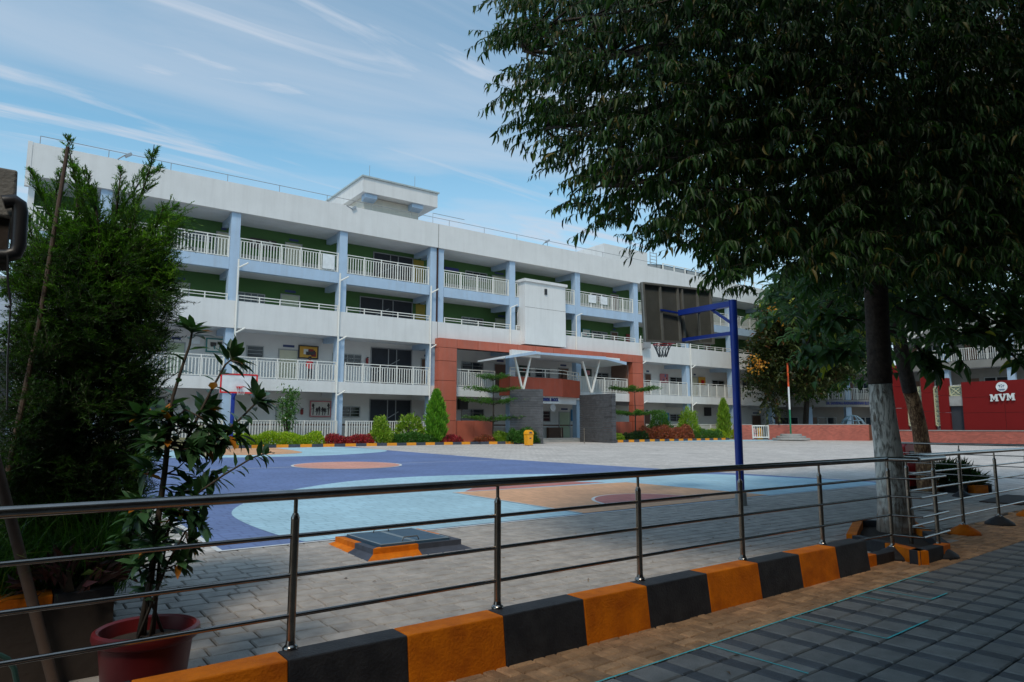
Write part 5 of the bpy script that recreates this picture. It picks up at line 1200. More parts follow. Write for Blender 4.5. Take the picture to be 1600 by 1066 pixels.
# tree planter box round the large trunk
tp = thing('tree_planter', 'low square planter edged in orange and black round the whitewashed tree', 'planter', (9.4, 4.4, 0))
def pblk(x0, y0, x1, y1, m, h_=.16): MB().box((x0, y0, -.02), (x1, y1, h_)).build('edge_block', m, tp, bevel=.006)
def edge(p, q_, m, w_=.12, h_=.15):
    p, q_ = np.array(p), np.array(q_); d = unit(q_-p); n_ = np.array([-d[1], d[0]])*w_; MB().prism([(*p, -.02), (*q_, -.02), (*(q_+n_), -.02), (*(p+n_), -.02)], (0, 0, h_+.02)).build('edge_block', m, tp, bevel=.006)
edge((8.45, 4.08), (8.19, 3.59), ORANGE); edge((8.70, 4.60), (8.46, 4.09), BLACK); edge((8.20, 3.58), (8.80, 3.585), BLACK); edge((8.805, 3.585), (9.02, 3.60), ORANGE)
edge((9.05, 3.62), (9.9, 4.15), BLACK); edge((9.91, 4.16), (10.7, 4.7), ORANGE); edge((10.7, 4.75), (10.3, 5.35), BLACK); edge((10.2, 5.35), (8.75, 4.70), ORANGE)
MB().prism([(8.32, 3.70, -.02), (9.0, 3.72, -.02), (10.55, 4.75, -.02), (10.2, 5.2, -.02), (8.8, 4.62, -.02)], (0, 0, .08)).build('soil', SOIL, tp)
t = thing('block_pair', 'loose low orange and black kerb pieces between the kerb end and the tree planter', 'kerb', (7.9, 4.3, 0))
MB().box((7.53, 3.86, -.02), (7.80, 3.98, .12)).build('edge_block', ORANGE, t, bevel=.006); MB().box((7.806, 3.865, -.02), (8.22, 3.985, .11)).build('edge_block', BLACK, t, bevel=.006)

# sump cover with painted rim
hs = thing('sump_cover', 'dark blue two leaf hatch in a raised rim painted orange and black', 'hatch', (4.0, 7.85, .03))
hc = (4.02, 7.86); zb_ = gz(7.86)-.03
def skirt(p, q_, m, zt=.13):
    """sloping painted skirt plus upright rim, from p to q along the outside, hatch centre to the left"""
    p, q_ = np.array(p), np.array(q_); c = np.array(hc); 
    def inn(v, k_): return c+(v-c)*k_
    a0, a1, b0, b1 = inn(p, 1), inn(q_, 1), inn(p, .80), inn(q_, .80); c0, c1 = inn(p, .68), inn(q_, .68)
    b_ = MB(); b_.quad((*a0, zb_+.004), (*a1, zb_+.004), (*b1, zb_+.07), (*b0, zb_+.07)); b_.quad((*b0, zb_+.07), (*b1, zb_+.07), (*b1, zb_+zt), (*b0, zb_+zt)); b_.quad((*b0, zb_+zt), (*b1, zb_+zt), (*c1, zb_+zt), (*c0, zb_+zt)); b_.quad((*c0, zb_+zt), (*c1, zb_+zt), (*c1, zb_), (*c0, zb_))
    b_.quad((*a0, zb_+.004), (*b0, zb_+.07), (*b0, zb_+zt), (*c0, zb_+zt), (*c0, zb_)); b_.quad((*a1, zb_+.004), (*b1, zb_+.07), (*b1, zb_+zt), (*c1, zb_+zt), (*c1, zb_))
    b_.build('painted_rim', m, hs)
x0, x1, y0, y1 = 3.28, 4.74, 7.17, 8.55; xm, ym = 4.0, 7.8
skirt((x0, y0), (xm, y0), ORANGE); skirt((xm+.003, y0), (x1, y0), BLACK2); skirt((x1, y0), (x1, ym), BLACK2); skirt((x1, ym+.003), (x1, y1), ORANGE); skirt((x1, y1), (xm, y1), ORANGE); skirt((xm-.003, y1), (x0, y1), BLACK2); skirt((x0, y1), (x0, ym), ORANGE); skirt((x0, ym-.003), (x0, y0), BLACK2)
HB = mat('blue steel hatch', (.035, .085, .14), .5, .15, 4, bump=.1); HE = mat('pale worn edge', (.22, .28, .32), .6)
for (xa, xb) in ((3.55, 3.995), (4.005, 4.46)):
    l_ = MB().box((xa, 7.36, zb_+.10), (xb, 8.34, zb_+.155)).build('hatch_leaf', HB, hs)
    e_ = MB()
    for r_ in (((xa, 7.36, zb_+.1555), (xb, 7.385, zb_+.160)), ((xa, 8.315, zb_+.1555), (xb, 8.34, zb_+.160)), ((xa, 7.39, zb_+.1555), (xa+.02, 8.31, zb_+.160)), ((xb-.02, 7.39, zb_+.1555), (xb, 8.31, zb_+.160))): e_.box(*r_)
    e_ = e_.build('leaf_edge', HE, hs); e_.parent = l_
for (x, y) in ((3.98, 7.46), (3.98, 8.26)):
    MB().tube([(x-.11, y, zb_+.158), (x-.09, y, zb_+.20), (x+.09, y, zb_+.20), (x+.11, y, zb_+.158)], .008, 6).build('handle', STEELD, hs)

# potted plant
LGP = leafmat('dark glossy leaves', (.018, .050, .022), (.060, .140, .055), (.45, .16, .02), trans=.22, rough=.3)
pt = thing('potted_plant', 'tall branching plant with glossy dark and a few orange leaves in a red pot', 'potted plant', (.72, 4.42, 0))
pc_ = (.715, 4.40, 0)
MB().lathe(pc_, [(.19, 0), (.20, .02), (.235, .33), (.262, .345), (.272, .37), (.268, .395), (.25, .405), (.235, .395), (.222, .30)], 40).build('pot', POTM, pt, smooth=True)
MB().lathe((pc_[0], pc_[1], .325), [(.2255, 0), (.15, .018), (.03, .03)], 24).build('potting_soil', SOIL, pt)
def PP(px, py, Y=4.45): return atY(px, py, Y)
base = np.array([.72, 4.42, .34]); brs = []
def stem(pix, r0, r1, Ys=None, start=None):
    pts = [base+rng.normal(0, [.03, .03, 0], 3)] if start is None else [start]
    for i, (x, y) in enumerate(pix): pts.append(PP(x, y, (Ys[i] if Ys else 4.42)))
    n_ = len(pts); rr = [r0+(r1-r0)*i/(n_-1) for i in range(n_)]; b_ = MB(); b_.tube([tuple(p) for p in pts], rr, 7); b_.build('stem', STEMG, pt, smooth='all'); return pts
s1 = stem([(236, 900), (247, 810), (257, 740), (262, 690), (266, 660)], .020, .014)
s2 = stem([(270, 620), (284, 575), (296, 540), (301, 514)], .012, .006, start=s1[-1])
s3 = stem([(285, 700), (305, 660), (330, 610), (352, 570), (368, 556)], .011, .005, [4.42, 4.38, 4.35, 4.34, 4.33], start=s1[4])
s4 = stem([(300, 705), (335, 690), (375, 655), (400, 630), (408, 622)], .010, .005, [4.4, 4.36, 4.33, 4.3, 4.3], start=s1[4])
s5 = stem([(245, 700), (232, 670), (222, 650)], .009, .005, [4.45, 4.5, 4.52], start=s1[4])
s6 = stem([(250, 860), (275, 800), (310, 770), (350, 742), (395, 715), (424, 706)], .010, .004, [4.42, 4.38, 4.3, 4.25, 4.2, 4.18])
s7 = stem([(222, 900), (205, 860), (190, 850)], .009, .004, [4.45, 4.5, 4.5]); s8 = stem([(262, 880), (290, 830), (318, 815)], .009, .004, [4.38, 4.32, 4.3]); s9 = stem([(240, 860), (238, 820), (220, 800), (212, 810)], .008, .004, [4.4, 4.35, 4.3, 4.3])
s10 = stem([(252, 890), (262, 840), (268, 790)], .008, .004, [4.44, 4.46, 4.48]); s11 = stem([(275, 660), (300, 650), (322, 640)], .008, .004, [4.4, 4.4, 4.42], start=s1[5])
s12 = stem([(290, 640), (318, 655), (330, 668)], .007, .004, [4.38, 4.36, 4.35], start=s1[5])
LP, LD, LU, LT, LL = [], [], [], [], []
def leafy(pts, u0, n_, droop=.5, tipn=16, L0=.115):
    n_, tipn, droop = int(n_*.62), int(tipn*.72), droop*.62
    pts = np.array(pts); seg = np.linalg.norm(np.diff(pts, axis=0), axis=1); cum = np.r_[0, np.cumsum(seg)]; T_ = cum[-1]
    for i in range(n_+tipn):
        u = (u0+(1-u0)*i/max(1, n_))*T_ if i < n_ else T_*random.uniform(.93, 1.0)
        k_ = min(len(seg)-1, max(0, np.searchsorted(cum, u)-1)); d = (pts[k_+1]-pts[k_])/seg[k_]; p = pts[k_]+d*(u-cum[k_]); a_ = i*2.399+random.uniform(-.3, .3)
        x_ = unit(np.cross(d, [.1, .2, 1.])); y_ = np.cross(d, x_); o_ = x_*math.cos(a_)+y_*math.sin(a_)
        al = .55 if i < n_ else random.uniform(.2, 1.1); LP.append(p+rng.normal(0, .004, 3)); LD.append(o_*1.0+d*al+np.array([0, 0, -droop*random.uniform(.2, 1.3) if i < n_ else -droop*.5]))
        LU.append(np.array([0, 0, 1.])+rng.normal(0, .3, 3)+d*.4); LT.append(random.uniform(0, .92) if random.random() > .035 else 1.0); LL.append(L0*random.uniform(.75, 1.3)*(1.12 if i >= n_ else 1))
leafy(s2, .05, 14, .5, 26); leafy(s3, .30, 26, .7, 34); leafy(s4, .25, 40, .9, 34); leafy(s5, .2, 16, .5, 26, .13); leafy(s6, .22, 64, .7, 14, .09); leafy(s7, .3, 18, .7, 16); leafy(s8, .3, 20, .8, 20); leafy(s9, .3, 22, .8, 20); leafy(s10, .3, 20, .7, 22); leafy(s11, .2, 16, .9, 30); leafy(s12, .1, 12, 1.0, 26)
leafy(s1, .35, 60, 1.0, 30); leafy(s6[:4], .25, 50, .9, 22)
for (sx_, sy_), (ex_, ey_), nn_ in (((266, 700), (285, 668), 44), ((266, 700), (300, 700), 46), ((262, 720), (240, 690), 40), ((266, 690), (318, 690), 44), ((262, 740), (330, 745), 40), ((262, 740), (290, 720), 40), ((255, 780), (215, 790), 34), ((255, 790), (300, 800), 38), ((250, 830), (270, 800), 40), ((248, 850), (205, 830), 36), ((248, 860), (295, 850), 36), ((244, 880), (240, 850), 40), ((244, 890), (280, 880), 30), ((266, 680), (250, 650), 36), ((255, 760), (280, 770), 36), ((244, 890), (215, 880), 24), ((262, 730), (228, 735), 22), ((300, 660), (345, 690), 30), ((320, 690), (370, 680), 26)):
    y_ = random.uniform(4.30, 4.52); pa_, pb_ = PP(sx_, sy_, 4.42), PP(ex_, ey_, y_); MB().tube([tuple(pa_), tuple((pa_+pb_)/2+np.array([0, 0, -.012])), tuple(pb_)], [.006, .005, .003], 5).build('stem', STEMG, pt); leafy([pa_, (pa_+pb_)/2, pb_], .3, 8, .8, nn_-8, .11) 
leafmesh('foliage', LP, LD, LU, LL, np.array(LL)*.36, LGP, pt, T=T_GLOSS, tint=LT)

# planter with conifer at the left
cp_ = thing('brick_planter', 'tall dark planter edged in orange and black at the lower left corner', 'planter', (-.3, 5.9, 0))
cpx = .62
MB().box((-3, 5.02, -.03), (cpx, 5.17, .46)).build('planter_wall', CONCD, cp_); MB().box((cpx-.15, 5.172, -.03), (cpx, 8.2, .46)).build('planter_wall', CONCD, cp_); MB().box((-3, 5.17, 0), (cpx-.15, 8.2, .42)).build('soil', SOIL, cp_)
for i in range(9):
    MB().box((cpx-.32*(i+1)+.003, 5.0, .461), (cpx-.32*i-.003, 5.19, .515)).build('edge_block', ORANGE if i % 2 else BLACK, cp_, bevel=.005)
for i in range(8): MB().box((cpx-.17, 5.195+.36*i, .461), (cpx+.01, 5.195+.36*(i+1)-.005, .515)).build('edge_block', BLACK if i % 2 else ORANGE, cp_, bevel=.005)
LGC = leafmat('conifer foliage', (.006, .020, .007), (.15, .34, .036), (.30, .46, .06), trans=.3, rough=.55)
ct = thing('conifer', 'feathery dark green conifer with yellow green upper shoots, behind the near railing at the left', 'conifer', (.3, 6.0, .42))
cpoly_low = [(22, 700), (25, 560), (50, 500), (40, 470), (25, 440), (50, 400), (90, 380), (150, 370), (225, 390), (245, 430), (262, 470), (245, 520), (215, 560), (232, 600), (225, 650), (205, 690), (222, 730), (215, 760), (190, 800), (195, 850), (180, 900), (150, 930), (0, 930), (0, 700)]
tx, ty = .38, 6.05
MB().tube([(tx, ty, .35), (tx+.02, ty, 1.6), (tx-.03, ty+.02, 2.6), (tx, ty, 3.2)], [.07, .05, .03, .012], 8).build('trunk', BARK, ct)
CP, CA, CL = [], [], []
# body built of separate tufts: shade put into dark inner tints, outer ones brighter
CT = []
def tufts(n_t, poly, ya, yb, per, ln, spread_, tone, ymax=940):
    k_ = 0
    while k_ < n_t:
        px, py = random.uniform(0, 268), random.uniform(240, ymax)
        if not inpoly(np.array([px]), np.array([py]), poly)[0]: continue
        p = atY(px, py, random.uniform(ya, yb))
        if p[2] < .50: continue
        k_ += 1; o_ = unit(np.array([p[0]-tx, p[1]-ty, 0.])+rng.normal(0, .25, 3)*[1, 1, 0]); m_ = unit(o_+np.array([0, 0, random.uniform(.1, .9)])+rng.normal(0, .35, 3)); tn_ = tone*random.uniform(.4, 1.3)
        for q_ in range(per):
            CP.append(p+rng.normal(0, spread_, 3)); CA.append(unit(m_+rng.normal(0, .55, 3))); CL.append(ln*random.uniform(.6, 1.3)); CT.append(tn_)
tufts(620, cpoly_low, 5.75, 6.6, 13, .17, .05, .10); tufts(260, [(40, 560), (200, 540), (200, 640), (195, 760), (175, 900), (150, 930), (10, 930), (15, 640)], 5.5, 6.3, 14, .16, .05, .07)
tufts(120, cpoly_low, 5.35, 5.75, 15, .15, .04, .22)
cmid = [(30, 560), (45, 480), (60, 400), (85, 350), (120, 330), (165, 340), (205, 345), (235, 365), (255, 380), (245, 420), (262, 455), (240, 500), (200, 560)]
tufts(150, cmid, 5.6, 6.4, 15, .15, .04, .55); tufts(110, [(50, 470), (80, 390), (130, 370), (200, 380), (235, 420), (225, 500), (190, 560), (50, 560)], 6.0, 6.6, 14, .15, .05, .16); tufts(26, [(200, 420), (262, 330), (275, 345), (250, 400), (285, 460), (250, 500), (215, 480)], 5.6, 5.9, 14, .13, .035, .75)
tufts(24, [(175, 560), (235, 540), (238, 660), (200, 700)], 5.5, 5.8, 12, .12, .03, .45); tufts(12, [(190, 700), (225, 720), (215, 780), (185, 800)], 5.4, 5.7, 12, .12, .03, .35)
# upper free branches with feathery ends (photo silhouettes)
up_br = [([(170, 430), (195, 380), (215, 320), (235, 262), (241, 226)], 1.0), ([(160, 420), (175, 360), (195, 320), (225, 275), (250, 262)], .8), ([(110, 420), (118, 360), (122, 300), (112, 255), (105, 216)], .9), ([(105, 420), (95, 370), (75, 330), (58, 290), (50, 265)], .8), ([(150, 430), (155, 370), (150, 325), (140, 290), (130, 270)], .9),
         ([(180, 440), (215, 390), (240, 345), (262, 328), (274, 322)], .9), ([(90, 450), (65, 410), (50, 370), (45, 345)], .8), ([(180, 460), (215, 430), (240, 410), (255, 385), (262, 370)], .8), ([(190, 480), (225, 470), (250, 462), (280, 458)], .8), ([(60, 480), (40, 455), (20, 440), (8, 455)], .7), ([(150, 420), (180, 350), (185, 300), (190, 262)], .8), ([(200, 420), (235, 372), (250, 340), (255, 325)], .7),
         ([(60, 540), (40, 525), (15, 522), (4, 523)], .5), ([(130, 400), (135, 340), (125, 290), (118, 265)], .9), ([(215, 570), (235, 555), (248, 545), (256, 520)], .5), ([(90, 400), (85, 350), (88, 300), (95, 270)], .8), ([(60, 450), (50, 420), (38, 400), (22, 395)], .6)]
bb = MB()
for pix, dn in up_br:
    Y0 = random.uniform(5.7, 6.2); pts = [atY(x, y, Y0+random.uniform(-.05, .05)) for x, y in pix]; bb.tube([tuple(p) for p in pts], [.014*(1-.8*i/(len(pts)-1)) for i in range(len(pts))], 5)
    pts = np.array(pts); seg = np.linalg.norm(np.diff(pts, axis=0), axis=1); cum = np.r_[0, np.cumsum(seg)]
    for i in range(int(110*dn)):
        f_ = random.random()**1.25; u = f_*cum[-1]; k_ = min(len(seg)-1, max(0, np.searchsorted(cum, u)-1)); d = (pts[k_+1]-pts[k_])/seg[k_]; p = pts[k_]+d*(u-cum[k_])
        s_ = (1-f_)**.8; a_ = rdir(1)[0]; CT.append(random.uniform(.35, .85)); CP.append(p+a_*.10*s_*random.random()); CA.append(d*1.0+a_*.7+np.array([0, 0, .2])); CL.append(.04+.17*s_)
for i in range(60):
    z = random.uniform(.5, 3.0); a_ = random.uniform(0, 6.28); r_ = .55*(1-(z-.4)/3.6); bb.tube([(tx, ty, z), (tx+r_*.5*math.cos(a_), ty+r_*.5*math.sin(a_), z+.12), (tx+r_*math.cos(a_), ty+r_*math.sin(a_), z+.35)], [.012, .008, .003], 4)
bb.build('branch', TWIG, ct)
CP, CA, CL = np.array(CP), np.array(CA), np.array(CL)
q, D_, U_, tw = sprays(CP, CA, 22, CL, .12, 0, 0, spread=.75, tilt=.9)
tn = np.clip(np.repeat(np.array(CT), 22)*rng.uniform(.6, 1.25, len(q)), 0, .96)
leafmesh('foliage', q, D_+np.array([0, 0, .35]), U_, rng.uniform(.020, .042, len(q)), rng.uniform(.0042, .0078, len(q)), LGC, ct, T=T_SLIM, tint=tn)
twigmesh('twig', tw, .0022, TWIG, ct)
# soft fine grass spilling over the planter
LGG = leafmat('fine grass', (.015, .05, .010), (.10, .24, .02), (.2, .22, .06), trans=.3)
n_ = 15000; gx = rng.uniform(-.9, .70, n_); gy = rng.uniform(5.15, 7.9, n_); edge_ = rng.random(n_) < .35; gx[edge_] = rng.uniform(.45, .64, edge_.sum())
gP = np.stack([gx, gy, np.full(n_, .44)], 1); gD = np.stack([rng.normal(.25, .45, n_), rng.normal(-.05, .45, n_), rng.uniform(.5, 1.4, n_)], 1); TG = (np.array([[0, -.5, 0], [0, .5, 0], [.35, .4, .10], [.35, -.4, .10], [.7, .25, .04], [.7, -.25, .04], [1, 0, -.20]]), [(0, 1, 2), (0, 2, 3), (3, 2, 4), (3, 4, 5), (5, 4, 6)])
g_ = leafmesh('ornamental_grass', gP, gD, np.array([0, 0, 1.])+rng.normal(0, .3, (n_, 3)), rng.uniform(.30, .80, n_), rng.uniform(.004, .008, n_), LGG, None, T=TG); g_['kind'] = 'stuff'; g_['label'] = 'fine soft grass spilling over the planter under the conifer'; g_['category'] = 'grass'
bush('dark_shrub', 'small dark purple leaved shrub low beside the potted plant', 'shrub', (.40, 5.05, .52), (.28, .12, .18), 160, leafmat('purple leaves', (.03, .02, .02), (.10, .03, .04), (.08, .12, .03)), L=.12, W=.035)
# props leaning at the left
t1 = thing('leaning_pole', 'long weathered pole leaning up through the conifer', 'pole', (0, 5.6, .4)); pA, pB, pC = atY(8, 760, 5.55), atY(62, 500, 5.6), atY(106, 230, 5.65); MB().tube([tuple(pA), tuple(pB), tuple(pC)], [.019, .016, .013], 9).build('shaft', BAMBOO, t1, smooth=True)
t1 = thing('leaning_pole', 'thick short brown pole crossing behind the handrail at the left edge', 'pole', (0, 5.1, .4)); pA, pB = atY(-12, 700, 4.9), atY(92, 1100, 4.9); MB().tube([tuple(pA), tuple(pB)], [.028, .030], 10).build('shaft', BAMBOO, t1, smooth=True)
# hose loop at the lower left corner
t1 = thing('hose', 'dark green garden hose end curling over the planter at the bottom left corner', 'hose', (0, 4.6, .3)); MB().tube([tuple(atY(x, y, 4.6)) for x, y in ((-20, 1025), (0, 1024), (12, 1030), (22, 1045), (27, 1070), (28, 1100))], .014, 8).build('tube', mat('hose green', (.02, .06, .05), .4), t1, smooth=True)

# neighbour structure at the left edge
nb = thing('neighbour_wall', 'weathered concrete beam end of a neighbouring roof at the left edge of the view', 'concrete beam', (-.5, 4.0, 2.3))
a0, a1 = atY(28, 266, 4.0), atY(27, 342, 4.0); a2 = atY(14, 490, 4.0)
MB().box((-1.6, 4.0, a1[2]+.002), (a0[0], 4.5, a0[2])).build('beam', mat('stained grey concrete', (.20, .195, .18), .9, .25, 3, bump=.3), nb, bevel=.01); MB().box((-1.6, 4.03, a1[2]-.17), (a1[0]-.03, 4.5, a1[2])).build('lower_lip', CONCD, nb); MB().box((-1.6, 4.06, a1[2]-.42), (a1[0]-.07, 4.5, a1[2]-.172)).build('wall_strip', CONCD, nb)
dp_ = thing('drain_pipe', 'fat black drain pipe with two elbows beside the concrete beam', 'pipe', (0, 3.95, 2.3)); MB().tube([tuple(atY(x, y, 3.95)) for x, y in ((5, 316), (22, 314), (30, 320), (32, 332), (29, 385), (24, 396), (10, 400), (-15, 400))], .033, 14).build('pipe', PLASTB, dp_, smooth=True)
cb2 = thing('cable', 'thin dark cable hanging below the black drain pipe', 'cable', (0, 3.9, 2)); MB().tube([tuple(atY(x, y, 3.9)) for x, y in ((12, 398), (12, 440), (16, 470), (17, 477), (12, 480), (8, 478))], .005, 6).build('wire', PLASTB, cb2); MB().tube([tuple(atY(x, y, 3.9)) for x, y in ((17, 470), (14, 520), (12, 560), (11, 640))], .004, 6).build('wire', PLASTB, cb2)
nh = thing('neighbour_house', 'pale blue grey neighbouring house wall with a dark opening beyond the conifer', 'house', (-4, 28, .45)); a = atY(38, 445, 28)
MB().box((-8, 28.0, .3), (a[0]-.02, 34, a[2])).build('wall', mat('pale blue grey render', (.42, .47, .54), .8, .08, .8, streak=.3), nh); MB().box((-8, 27.88, a[2]+.002), (a[0]+.1, 34.1, a[2]+.2)).build('roof_edge', CONC, nh)
c = atY(34, 552, 28); MB().box((-7, 27.9, 1.1), (c[0]-.25, 27.998, c[2])).build('dark_opening', DARK, nh); MB().box((-7, 27.86, c[2]+.002), (c[0]-.15, 27.999, c[2]+.14)).build('lintel', CONC, nh)

# second tree planter shrubs and red bin
a = atG(1424, 778); rb = thing('red_bin', 'tall glossy red bin with a rounded top behind the whitewashed tree', 'bin', (16.9, 7.6, .04)); cX, cY = 17.42, 7.6
k = [(cX-.40, cY, .12), (cX+.26, cY, .12), (cX+.28, cY, .75), (cX+.24, cY, .93), (cX+.12, cY, 1.08), (cX-.06, cY, 1.15), (cX-.26, cY, 1.13), (cX-.42, cY, 1.04)]
MB().prism(k, (0, .42, 0)).build('body', BRIGHTRED, rb, bevel=.03); MB().prism([(cX-.36, cY+.02, .04), (cX+.24, cY+.02, .04), (cX+.24, cY+.02, .118), (cX-.36, cY+.02, .118)], (0, .36, 0)).build('foot', PLASTB, rb); MB().box((cX-.2, cY-.012, .72), (cX+.1, cY-.002, .95)).build('opening', PLASTB, rb)
p2 = thing('shrub_planter', 'small ring of orange edging blocks holding shrubs round the brown trunked tree', 'planter', (17.9, 7.2, .03))
for i in range(10):
    a_ = i*.628; x, y = 18.2+.85*math.cos(a_), 7.3+.85*math.sin(a_); MB().box((x-.2, y-.09, -.0), (x+.2, y+.09, .19), rot=a_+math.pi/2).build('edge_block', ORANGE if i % 2 else BLACK, p2)
MB().lathe((18.2, 7.3, -.02), [(.80, 0), (.78, .14)], 16).build('soil', SOIL, p2)
bush('dark_shrub', 'dark spiky shrub at the foot of the brown trunked tree', 'shrub', (18.2, 7.15, .12), (.85, .6, .42), 1500, LG_DARK, L=.22, W=.03, up=.9)
tag(MB().box((15.9, 5.15, .0), (18.0, 5.85, .03), rot=.1).build('drain_cover', CONCD), 'flat dark drain slab on the paving at the right, beyond the cement mounds', 'drain cover')
t = thing('wheeled_foot', 'small dark metal bracket lying on the paving behind the big trunk', 'bracket', (11.0, 5.2, 0)); MB().bar((10.8, 5.1, .02), (11.15, 5.35, .22), .035).build('arm', PLASTB, t); MB().box((10.72, 5.0, .0), (10.92, 5.2, .03)).build('base', PLASTB, t)

# ================================================================== unseen building added behind the camera to shade the foreground
bk = thing('added_shade_block', 'unseen block with walkway roof behind the footpath, added to shade the foreground', 'building', (0, -2, 0))
MB().box((-14, -7, 0), (24, -2.2, 11)).build('wall', mat('dark shade wall', (.10, .09, .08), .9), bk); MB().box((-14, -2.199, 3.25), (24, -.55, 3.45)).build('added_shade_roof', CONCD, bk)  # unseen mass; wall kept dark so little light bounces onto the kerb
for x in (-12, -6, 6, 12, 18): MB().box((x-.15, -1.0, 0), (x+.15, -.7, 3.249)).build('column', BLUEG, bk)
for x in range(-12, 24, 4): w_ = MB().box((x, -2.23, 4.6), (x+2, -2.201, 6.2)).build('window', FRAME, bk); MB().box((x+.08, -2.25, 4.68), (x+1.92, -2.231, 6.12)).build('pane', GLASS, bk).parent = w_

n_ = 110; fx = rng.uniform(1.0, 11, n_); fy = rng.uniform(2.2, 7.5, n_); k_ = (fy < 3.6+(fx-3.4)*.02) | (fy > 4.1); fx, fy = fx[k_], fy[k_]
fl = leafmesh('fallen_leaves', np.stack([fx, fy, np.array([gz(v) for v in fy])+.008], 1), rng.normal(0, 1, (len(fx), 3))*[1, 1, .08], np.array([0, 0, 1.])+rng.normal(0, .15, (len(fx), 3)), rng.uniform(.03, .07, len(fx)), rng.uniform(.012, .022, len(fx)), leafmat('dry leaves', (.10, .06, .03), (.30, .18, .06), trans=.1)); fl['kind'] = 'stuff'
# ================================================================== TREES
LGT = leafmat('tree leaves', (.007, .022, .007), (.040, .105, .020), (.14, .11, .03), trans=.35, rough=.5)
bt = thing('large_tree', 'large leafy tree with a whitewashed lower trunk inside the orange and black planter', 'tree', (9.75, 4.75, 0))
def trunkpts(pix, Y): return [tuple(atY(x, y, Y)) for x, y in pix]
Yt = 4.72
tb = atY(1400, 838, Yt)
wid = lambda px, z: px
low = [(1402, 850), (1400, 800), (1395, 740), (1388, 680), (1380, 620), (1374, 604)]
lowr = [.46, .38, .355, .335, .31, .30]
def trunkmesh(pix, rr, n=22, name='trunk', m=BARK, Y=Yt, parent=bt, amp=.04):
    b_ = MB(); b_.tube(trunkpts(pix, Y), rr, n)
    for i, v in enumerate(b_.v[:len(pix)*n]):
        k_ = i//n; c = np.array(trunkpts([pix[k_]], Y)[0]); d = np.array(v)-c; a_ = 2*math.pi*(i % n)/n; b_.v[i] = tuple(c+d*(1+amp*math.sin(a_*3+k_*.4)+amp*.6*math.sin(a_*7+k_)))
    return b_.build(name, m, parent, smooth='all')
dpt = float(np.dot(tb-CAM, fwd))
def rpx(w_): return w_/2/F*dpt
trunkmesh([(1402, 858), (1400, 832), (1396, 780), (1391, 740), (1386.5, 700), (1380, 650), (1375, 600)], [rpx(62), rpx(55), rpx(48), rpx(43), rpx(39), rpx(36.5), rpx(34)], name='whitewashed_trunk', m=BARKW)
trunkmesh([(1375, 600), (1372, 540), (1368, 460), (1364, 380), (1356, 300), (1344, 210), (1330, 120), (1318, 20), (1310, -100), (1305, -260)], [rpx(34.6), rpx(34.5), rpx(35), rpx(34), rpx(33), rpx(31), rpx(29), rpx(26), rpx(21), rpx(12)], name='trunk', m=BARK)
crown = [(792, -60), (772, 20), (762, 45), (790, 95), (800, 120), (778, 128), (800, 150), (815, 178), (788, 182), (800, 235), (852, 262), (880, 285), (898, 300), (892, 332), (940, 352), (942, 392), (985, 385), (1000, 398), (1050, 400), (1072, 380), (1110, 440), (1160, 470), (1182, 440), (1215, 430), (1270, 450), (1330, 470), (1420, 470), (1500, 452), (1560, 440), (1660, 430), (1660, -60)]
def fill(poly, n, depthf, keep=None):
    xs = [p[0] for p in poly]; ys = [p[1] for p in poly]; out_ = []
    while len(out_) < n:
        px = rng.uniform(min(xs), max(xs), 4000); py = rng.uniform(min(ys), max(ys), 4000); m_ = inpoly(px, py, poly)
        for x, y in zip(px[m_], py[m_]):
            if keep is not None and not keep(x, y): continue
            D_ = depthf(x, y); d = ray(x, y); out_.append(CAM+d*D_/F)
            if len(out_) >= n: break
    return np.array(out_)
def treedepth(x, y):
    # forward distance: the crown is a rounded volume about the trunk at about 9.5 m
    u = abs(x-1380)/620.; half = 2.6*math.sqrt(max(.12, 1-u*u)); c = 9.2-1.6*max(0, (1380-x)/620.)
    return max(4.6, random.uniform(c-half, c+half))
holes = [(1050, 405, 26), (1010, 330, 20), (1015, 318, 16), (905, 255, 14), (1075, 360, 16), (1240, 350, 10), (1565, 20, 20), (1000, 360, 14), (960, 300, 12), (930, 200, 9), (860, 120, 10), (880, 150, 9), (1085, 410, 14)]
def nohole(x, y):
    for hx_, hy_, r_ in holes:
        if (x-hx_)**2+(y-hy_)**2 < r_*r_: return False
    # thinner towards the left edge
    if x < 1050 and math.sin(x*.045+1.3)*math.sin(y*.052+.4)+.5*math.sin(x*.09+y*.07) < -.55: return random.random() < .35
    return True
def edgy(x, y):
    if not nohole(x, y): return False
    q_ = np.array([[x-38, y], [x, y+34], [x-26, y+26]]); e_ = inpoly(q_[:, 0], q_[:, 1], crown).all()
    return True if e_ else math.sin(x*.11+y*.05)+math.sin(y*.13-x*.04+1)+.7*math.sin(x*.05+2)+random.uniform(-.5, .5) > .05
def gap(x, y):
    v = math.sin(x*.083+1.1*math.sin(y*.041))+math.sin(y*.097+1.3*math.sin(x*.037+1))+.8*math.sin(x*.151+y*.121)
    if x < 1000 and random.random() < .30: return True
    return v > 1.45 if x < 1120 else (v > 2.25 if x < 1260 else v > 2.6)
SC = fill([(x, y-26 if y > 200 else y) for x, y in crown], 5600, treedepth, lambda x, y: edgy(x, y+13) and not gap(x, y))
trunk0 = np.array(trunkpts([(1368, 460)], Yt)[0])
out_dir = SC-np.array([trunk0[0], trunk0[1], 0])-np.array([0, 0, 1])*SC[:, 2:3]*1.0; out_dir = unit(out_dir); out_dir[:, 2] = rng.uniform(-.15, .25, len(SC)); out_dir[:, :2] += rng.normal(0, .45, (len(SC), 2))
P_, D_, U_, tw = sprays(SC-unit(out_dir)*.28, out_dir, 19, .56, .34, 0, 0, spread=.6, tilt=.45)
